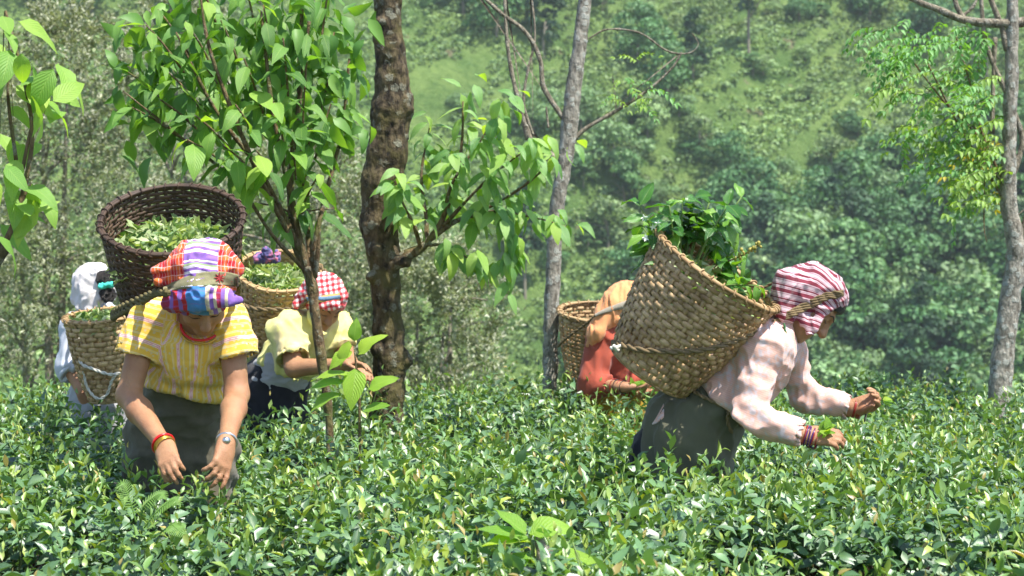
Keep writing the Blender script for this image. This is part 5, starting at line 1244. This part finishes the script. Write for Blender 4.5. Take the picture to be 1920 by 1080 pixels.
for i in range(26):
    t = rr5.random(); p_ = lerp(P(1378, 486, 6.08), P(1428, 456, 6.02), t)+rr5.normal(0, .006, 3); o = link('berry', bm_, None, cof); o.matrix_basis = Matrix.Translation(Vector(p_)) @ Matrix.Scale(rr5.uniform(.6, 1.05), 4)
# leaves held in the near hand
hl_ = empty('tea_sprigs', P(1550, 815, 5.95), 'small bunch of tea sprigs held in the bangled near hand', 'tea leaves')
for i in range(14): put_leaf(B_weed, hl_, P(1543+rr5.normal(0, 6), 812+rr5.normal(0, 5), 5.93+rr5.normal(0, .012)), V(.5+rr5.normal(0, .5), -.3, .6+rr5.normal(0, .5)), UPZ+V(0, -.6, 0), rr5.uniform(.03, .055))
hl_ = empty('tea_sprig', P(1660, 748, 6.3), 'single pale tea tip pinched by the outstretched right hand', 'tea leaves')
for i in range(4): put_leaf(B_weed, hl_, P(1655, 750, 6.27), V(.8, -.2, .4-.3*i), UPZ+V(0, -.6, 0), .035)

# ================================================================== picker with gingham scarf
per = empty('person', (P(510, 700, 8.15)[0], 8.15, 0), 'picker in lemon short sleeved shirt and red gingham headscarf behind the sapling', 'person', 'tea pickers')
pv, bl, ch, nk = P(508, 735, 8.18), P(533, 690, 8.12), P(580, 635, 8.05), P(600, 606, 8.0)
shA, elA, wrA = P(536, 618, 7.93), P(552, 690, 7.82), P(640, 684, 7.72)
shB, elB, wrB = P(630, 616, 8.08), P(648, 664, 8.02), P(664, 690, 7.86)
hc = P(607, 566, 7.95); hf = V(.42, -.62, -.66); hu = V(.35, -.3, .9)
hl, hq, hax = head(hc, hf, hu, .96)
bp = [cap(ch, bl, .105, .10, .04, (FRONT, .85)), cap(bl, pv, .10, .13, .04), cap(shA, shB, .045, k=.04), cap(nk, hc+V(0, .02, -.03), .05, .046, .03), cap(shA, elA, .044, .038, .03), cap(elA, wrA, .039, .026, .02), cap(shB, elB, .044, .038, .03), cap(elB, wrB, .038, .026, .02)]+hl+legs(pv+V(0, 0, -.05))
bp += hand(wrA, V(.9, -.2, .05), V(0, -.3, -.9), -1, .95, (.3, .5, .4), .06); bp += hand(wrB, V(.5, -.7, -.1), V(-.3, .3, -.9), 1, .95, (.4, .6, .5), .06)
v, q = sdf_mesh(bp, .0072, None, 1); link('body', np_mesh('body', v, q), M_skin, per); face_bits(per, bvh_of(v, q), hq)
dA, dB = unit(elA-shA), unit(elB-shB)
bz = [cap(ch, bl, .122, .122, .03, (FRONT, .9)), cap(ch, nk-V(0, 0, .02), .118, .07, .04), cap(shA, shB, .065, k=.05), cap(shA, shA+(elA-shA)*.95, .066, .075, .03), cap(shB, shB+(elB-shB)*.8, .06, .066, .03)]
e_ = shA+dA*.155; bz += [cut(e_, e_+dA*.1, .11), cut(e_-dA*.03, e_+dA*.04, .062)]; e_ = shB+dB*.10; bz += [cut(e_, e_+dB*.1, .1)]
bz.append(Pr('ell', .01, 's', c=P(608, 612, 7.88), r=V(.045, .08, .06), R=np.eye(3), uv=None)); 
bz += [cap(P(588, 592, 7.9), P(604, 628, 7.87), .012, .010, .006, (V(.3, 1, 0), .5)), cap(P(583, 588, 7.92), P(592, 600, 7.9), .014, .012, .006)]
add_cloth('shirt', bz, .0075, M_lemon, per, half(P(535, 706, 8.0), V(-.42, 0, -.9)), (.011, (10, 10, 9)), 21)
add_cloth('waist_wrap', [cap(lerp(bl, ch, .05), lerp(bl, pv, .6), .116, .126, .02)], .008, M_greyc, per, None, (.005, (6, 6, 25)), 22)
add_cloth('skirt', [cap(lerp(bl, pv, .7), pv, .13, .15, .03), cap(pv, V(pv[0], 8.18, .15), .15, .19, .03)], .013, M_dark, per, None, (.008, (9, 9, 9)), 23)
sc_ = [ell(hq(0, -.014, .024), V(.086, .10, .094), hax, .02), cap(P(590, 545, 7.93), P(566, 560, 7.95), .05, .03, .03), cap(P(630, 548, 7.93), P(645, 556, 7.92), .03, .014, .02), cap(P(588, 572, 7.86), P(630, 573, 7.86), .020, .018, .015), cap(P(560, 570, 7.93), P(556, 572, 7.93), .02, .015, .02),
       Pr('ell', .01, 's', c=hq(0, .11, -.05), r=V(.085, .08, .085), R=np.stack([unit(a) for a in hax], 1), uv=None)]
c3 = P(606, 550, 7.9)
_, sv, sq_ = add_cloth('headscarf', sc_, .0055, M_ging, per, None, (.005, (20, 20, 20)), 24, 2, lambda v: np.stack([v[:, 0]-c3[0]+.2*(v[:, 2]-c3[2]), v[:, 2]-c3[2]-.2*(v[:, 0]-c3[0]), v[:, 1]], 1)); sb = bvh_of(sv, sq_)
b3, R3_, H3_, W3_ = basket('light bamboo basket full of leaves behind the gingham scarfed picker', P(524, 506, 8.22)-unit(V(.10, -.46, .88))*.42, P(524, 506, 8.22), .115, .182, 36, 22, M_bambooL, 7, .02, .95, .0036)
pile('plucked tea leaves filling the light basket behind the gingham headscarf', R3_, H3_, W3_, .84, 1500, 14, .03)
pts = [onto(sb, px, py, 7.85, .003) for px, py in [(578, 560), (590, 560), (605, 561), (620, 559), (636, 556)]]
pp = spline([p_[0] for p_ in pts], 5); n5 = spline([p_[1] for p_ in pts], 5); v, q = ribbon(pp, n5, .032, .003); hs = link('head_strap', np_mesh('head_strap', v, q), M_ltrim, b3)
v, q = ribbon(pp+n5*.003, n5, .017, .002); link('blue_trim', np_mesh('blue_trim', v, q), M_blueb, hs)
rope('strap_rope', [pp[0], P(560, 578, 7.93), P(530, 580, 7.98), P(490, 580, 7.99), P(462, 575, 8.05), P(452, 566, 8.2)], .010, M_rope, b3); rope('strap_rope', [pp[-1], P(640, 548, 8.0), P(615, 515, 8.12), P(600, 498, 8.2)], .009, M_rope, b3)
bun = empty('cloth_bundle', W3_(V(0, .05, H3_*.9)), 'small twisted blue and pink cloth bundle lying on leaves in light basket', 'cloth')
cb = P(500, 482, 8.16)
add_cloth('bundle_cloth', [cap(cb+V(-.035, 0, -.005), cb+V(.03, 0, .006), .024, .028, .01), cap(cb+V(-.02, -.01, .0), cb+V(0, -.02, .03), .02, .014, .01), cap(cb+V(.0, -.01, .01), cb+V(.045, -.01, -.012), .02, .014, .01), ell(cb+V(.012, -.02, .012), V(.018, .014, .026), k=.008)], .0045, cloth('blue_pink_cloth', lambda g: g.ramp(g.noise(g.obj(), 16, 2), [(0, lin(60, 62, 104)), (.5, lin(84, 82, 128)), (.58, lin(206, 120, 146))])), bun, None, (.006, (45, 45, 45)), 25)

# ================================================================== white hooded picker seen from behind
per = empty('person', (P(190, 700, 8.15)[0], 8.15, 0), 'picker in white hood and white shirt seen from behind at far left', 'person', 'tea pickers')
pv, bl, ch, nk = P(196, 760, 8.15), P(192, 700, 8.13), P(190, 630, 8.12), P(190, 590, 8.12)
shA, elA, wrA = P(148, 612, 8.1), P(134, 692, 8.06), P(156, 736, 8.0); shB, elB, wrB = P(232, 612, 8.15), P(244, 690, 8.2), P(236, 735, 8.2)
hc = P(180, 545, 8.14); hf = V(-.62, .55, -.5); hu = V(-.3, .2, .93)
hl, hq, hax = head(hc, hf, hu, .95)
bp = [cap(ch, bl, .10, .095, .04, (FRONT, .8)), cap(bl, pv, .10, .13, .04), cap(shA, shB, .045, k=.04), cap(nk, hc+V(0, 0, -.03), .05, .046, .03), cap(shA, elA, .044, .038, .03), cap(elA, wrA, .037, .026, .02), cap(shB, elB, .044, .038, .03), cap(elB, wrB, .037, .026, .02)]+hl+legs(pv+V(0, 0, -.05), fwd=(0, 1, 0))
bp += hand(wrA, V(.3, .2, -1), V(.5, .8, 0), -1, .95); bp += hand(wrB, V(-.1, .2, -1), V(-.5, .8, 0), 1, .95)
v, q = sdf_mesh(bp, .0075, None, 1); link('body', np_mesh('body', v, q), M_skin, per)
dA = unit(elA-shA); f_ = unit(wrA-elA)
bz = [cap(ch, bl, .12, .12, .03, (FRONT, .85)), cap(shA, shB, .066, k=.05), cap(ch, nk, .11, .06, .04), cap(shA, elA, .062, .056, .03), cap(elA, elA+f_*.04, .056, .054, .02), cap(shB, elB, .062, .056, .03), cut(elA+f_*.035, elA+f_*.15, .09)]
add_cloth('shirt', bz, .008, M_white, per, None, (.010, (11, 11, 8)), 31); torus('rolled_cuff', elA+f_*.018, f_, .052, .012, M_white, per)
add_cloth('skirt', [cap(bl, pv, .122, .15, .03), cap(pv, V(pv[0], 8.15, .15), .15, .18, .03)], .013, M_greyc, per, None, (.008, (9, 9, 9)), 32)
sc_ = [ell(hq(0, -.005, .02), V(.088, .10, .098), hax, .02), cap(P(165, 530, 8.1), P(146, 562, 8.1), .05, .025, .04), cap(P(190, 515, 8.06), P(165, 565, 8.04), .035, .022, .03), cap(P(140, 560, 8.1), P(137, 568, 8.1), .018, .012, .02), cap(P(160, 548, 8.06), P(150, 580, 8.06), .03, .02, .03), cap(P(185, 560, 8.04), P(172, 582, 8.03), .03, .022, .03), Pr('ell', .01, 's', c=P(209, 545, 7.99), r=V(.042, .07, .05), R=np.eye(3), uv=None)]
add_cloth('hood', sc_, .006, M_hood, per, None, (.006, (18, 18, 18)), 33)
v, q = sdf_mesh([ell(P(190, 545, 8.12), V(.055, .06, .06), k=.02), ell(P(202, 553, 8.02), V(.036, .03, .03), k=.02), ell(P(196, 522, 8.03), V(.036, .03, .034), k=.02)], .006); v = folds(v, q, .004, (60, 60, 25), 4); link('hair', np_mesh('hair', v, q), M_hair, per)
add_cloth('hair_band', [cap(P(189, 537, 8.0), P(209, 533, 8.0), .013, .012, .01, (FRONT, 1.3))], .004, M_teal, per, None, (.004, (60, 60, 30)), 34)
b4, R4_, H4_, W4_ = basket('small straw coloured basket tied with white rope on the hooded picker', P(206, 748, 7.86), P(189, 590, 7.80), .078, .145, 26, 17, M_bambooL, 11, .012, .96, .004)
pile('few plucked tea leaves in the small straw coloured basket', R4_, H4_, W4_, .94, 330, 15, .02)
rope('strap_rope', [P(150, 650, 7.8), P(152, 680, 7.72), P(175, 692, 7.69), P(205, 702, 7.675), P(225, 700, 7.70)], .007, M_ropew, b4); rope('strap_rope', [P(156, 690, 7.74), P(163, 725, 7.74), P(182, 747, 7.73), P(200, 740, 7.73), P(209, 715, 7.70), P(217, 703, 7.685)], .006, M_ropew, b4)
rope('strap_rope', [P(150, 655, 7.8), P(148, 620, 7.9), P(146, 585, 8.0)], .007, M_ropew, b4)

# ================================================================== rust bloused picker
per = empty('person', (P(1150, 700, 8.98)[0], 8.98, 0), 'picker in rust red blouse and peach shawl partly hidden by the big basket', 'person', 'tea pickers')
pv, bl, ch, nk = P(1150, 765, 9.0), P(1150, 715, 8.96), P(1152, 650, 8.9), P(1165, 610, 8.88)
shA, elA, wrA = P(1128, 634, 8.78), P(1110, 720, 8.74), P(1168, 726, 8.62); shB, elB, wrB = P(1185, 630, 8.95), P(1195, 700, 8.92), P(1205, 738, 8.75)
hc = P(1174, 580, 8.84); hf = V(.75, -.25, -.6); hu = V(.5, .0, .86)
hl, hq, hax = head(hc, hf, hu, .95)
bp = [cap(ch, bl, .10, .095, .04, (V(0, 1, 0), 1.25)), cap(bl, pv, .10, .13, .04), cap(shA, shB, .045, k=.04), cap(nk, hc+V(0, 0, -.03), .05, .046, .03), cap(shA, elA, .042, .036, .03), cap(elA, wrA, .037, .026, .02), cap(shB, elB, .042, .036, .03), cap(elB, wrB, .036, .025, .02)]+hl+legs(pv+V(0, 0, -.05), fwd=(1, 0, 0))
bp += hand(wrA, V(1, -.1, -.02), V(0, .2, .95), -1, .98, (.25, .4, .4), .05); bp += hand(wrB, V(.6, -.6, .1), V(-.3, .2, .9), 1, .95, (.3, .5, .4), .05)
v, q = sdf_mesh(bp, .0075, None, 1); link('body', np_mesh('body', v, q), M_skin, per); face_bits(per, bvh_of(v, q), hq)
f_ = unit(wrA-elA)
bz = [cap(ch, bl, .115, .112, .03, (V(0, 1, 0), 1.25)), cap(shA, shB, .066, k=.05), cap(ch, nk, .11, .06, .04), cap(shA, elA, .066, .064, .03), cap(elA, lerp(elA, wrA, .55), .062, .048, .03), cap(shB, elB, .06, .054, .03), cap(elB, lerp(elB, wrB, .5), .05, .045, .02), cut(lerp(elA, wrA, .62), lerp(elA, wrA, 1.4), .08)]
add_cloth('blouse', bz, .008, M_rust, per, None, (.009, (10, 10, 6)), 41)
add_cloth('skirt', [cap(lerp(bl, pv, .1), pv, .122, .15, .03), cap(pv, V(pv[0], 9.0, .15), .15, .18, .03)], .013, M_ysk, per, None, (.009, (11, 11, 6)), 42)
sc_ = [ell(hq(0, -.014, .026), V(.09, .104, .1), hax, .02), cap(P(1152, 572, 8.78), P(1120, 622, 8.76), .055, .040, .05, (V(0, 1, 0), 1.3)), cap(P(1120, 622, 8.74), P(1106, 648, 8.75), .036, .014, .02, (V(0, 1, 0), 1.6)), cap(P(1165, 560, 8.80), P(1132, 590, 8.77), .052, .045, .04), cap(P(1140, 590, 8.72), P(1122, 634, 8.70), .018, .010, .015), cap(P(1155, 600, 8.74), P(1140, 606, 8.74), .02, .016, .02), Pr('ell', .01, 's', c=hq(0, .12, -.03), r=V(.10, .085, .11), R=np.stack([unit(a) for a in hax], 1), uv=None)]
_, sv, sq_ = add_cloth('shawl', sc_, .006, M_shawl, per, None, (.007, (30, 10, 6)), 43); sb = bvh_of(sv, sq_)
for k in range(4): torus('bangle', lerp(elA, wrA, .72+.1*k), f_, .034-.0015*k, .0022, M_blackm if k % 2 else M_brick, per)
b5, R5_, H5_, W5_ = basket('tan basket beside the pale trunk on the rust bloused picker\'s back', P(1122, 738, 9.2), P(1132, 584, 9.12), .125, .212, 36, 21, M_bamboo, 13, .012, .96, .0036)
pts = [onto(sb, px, py, 8.75, .003) for px, py in [(1118, 592), (1135, 584), (1155, 576), (1175, 570)]]
pp = spline([p_[0] for p_ in pts], 5); n5 = spline([p_[1] for p_ in pts], 5); v, q = ribbon(pp, n5, np.linspace(.016, .036, len(pp)), .004); link('head_strap', np_mesh('head_strap', v, q), M_greyband, b5)
rope('strap_rope', [pp[0], P(1095, 610, 8.86), P(1070, 628, 8.92), P(1053, 642, 9.0), P(1046, 650, 9.12)], .007, M_rope, b5)
spg = empty('tea_sprig', P(1190, 728, 8.62), 'green tea tips held in the hands of the rust bloused picker', 'tea leaves')
for i in range(7): put_leaf(B_weed, spg, P(1190+rr5.normal(0, 6), 724, 8.6), V(.5+rr5.normal(0, .5), -.3, .5+rr5.normal(0, .3)), UPZ+V(0, -.6, 0), .045)
# ================================================================== air between here and the far slope
def box_mesh(lo, hi):
    v = np.array([[x, y, z] for x in (lo[0], hi[0]) for y in (lo[1], hi[1]) for z in (lo[2], hi[2])])
    q = np.array([[0, 1, 3, 2], [4, 6, 7, 5], [0, 4, 5, 1], [2, 3, 7, 6], [0, 2, 6, 4], [1, 5, 7, 3]])
    return np_mesh('haze', v, q, False)
g = G('haze_air'); pv = g.n('VolumePrincipled', {'Density': 0.00042, 'Color': (0.85, 0.93, 1.0, 1), 'Anisotropy': 0.2})
g.t.links.new(pv.outputs[0], g.out.inputs['Volume'])
hb = link('haze', box_mesh((-175, -20, -22), (175, 335, 62)), g.m, kind='stuff', label='thin pale haze filling the valley air', category='haze')
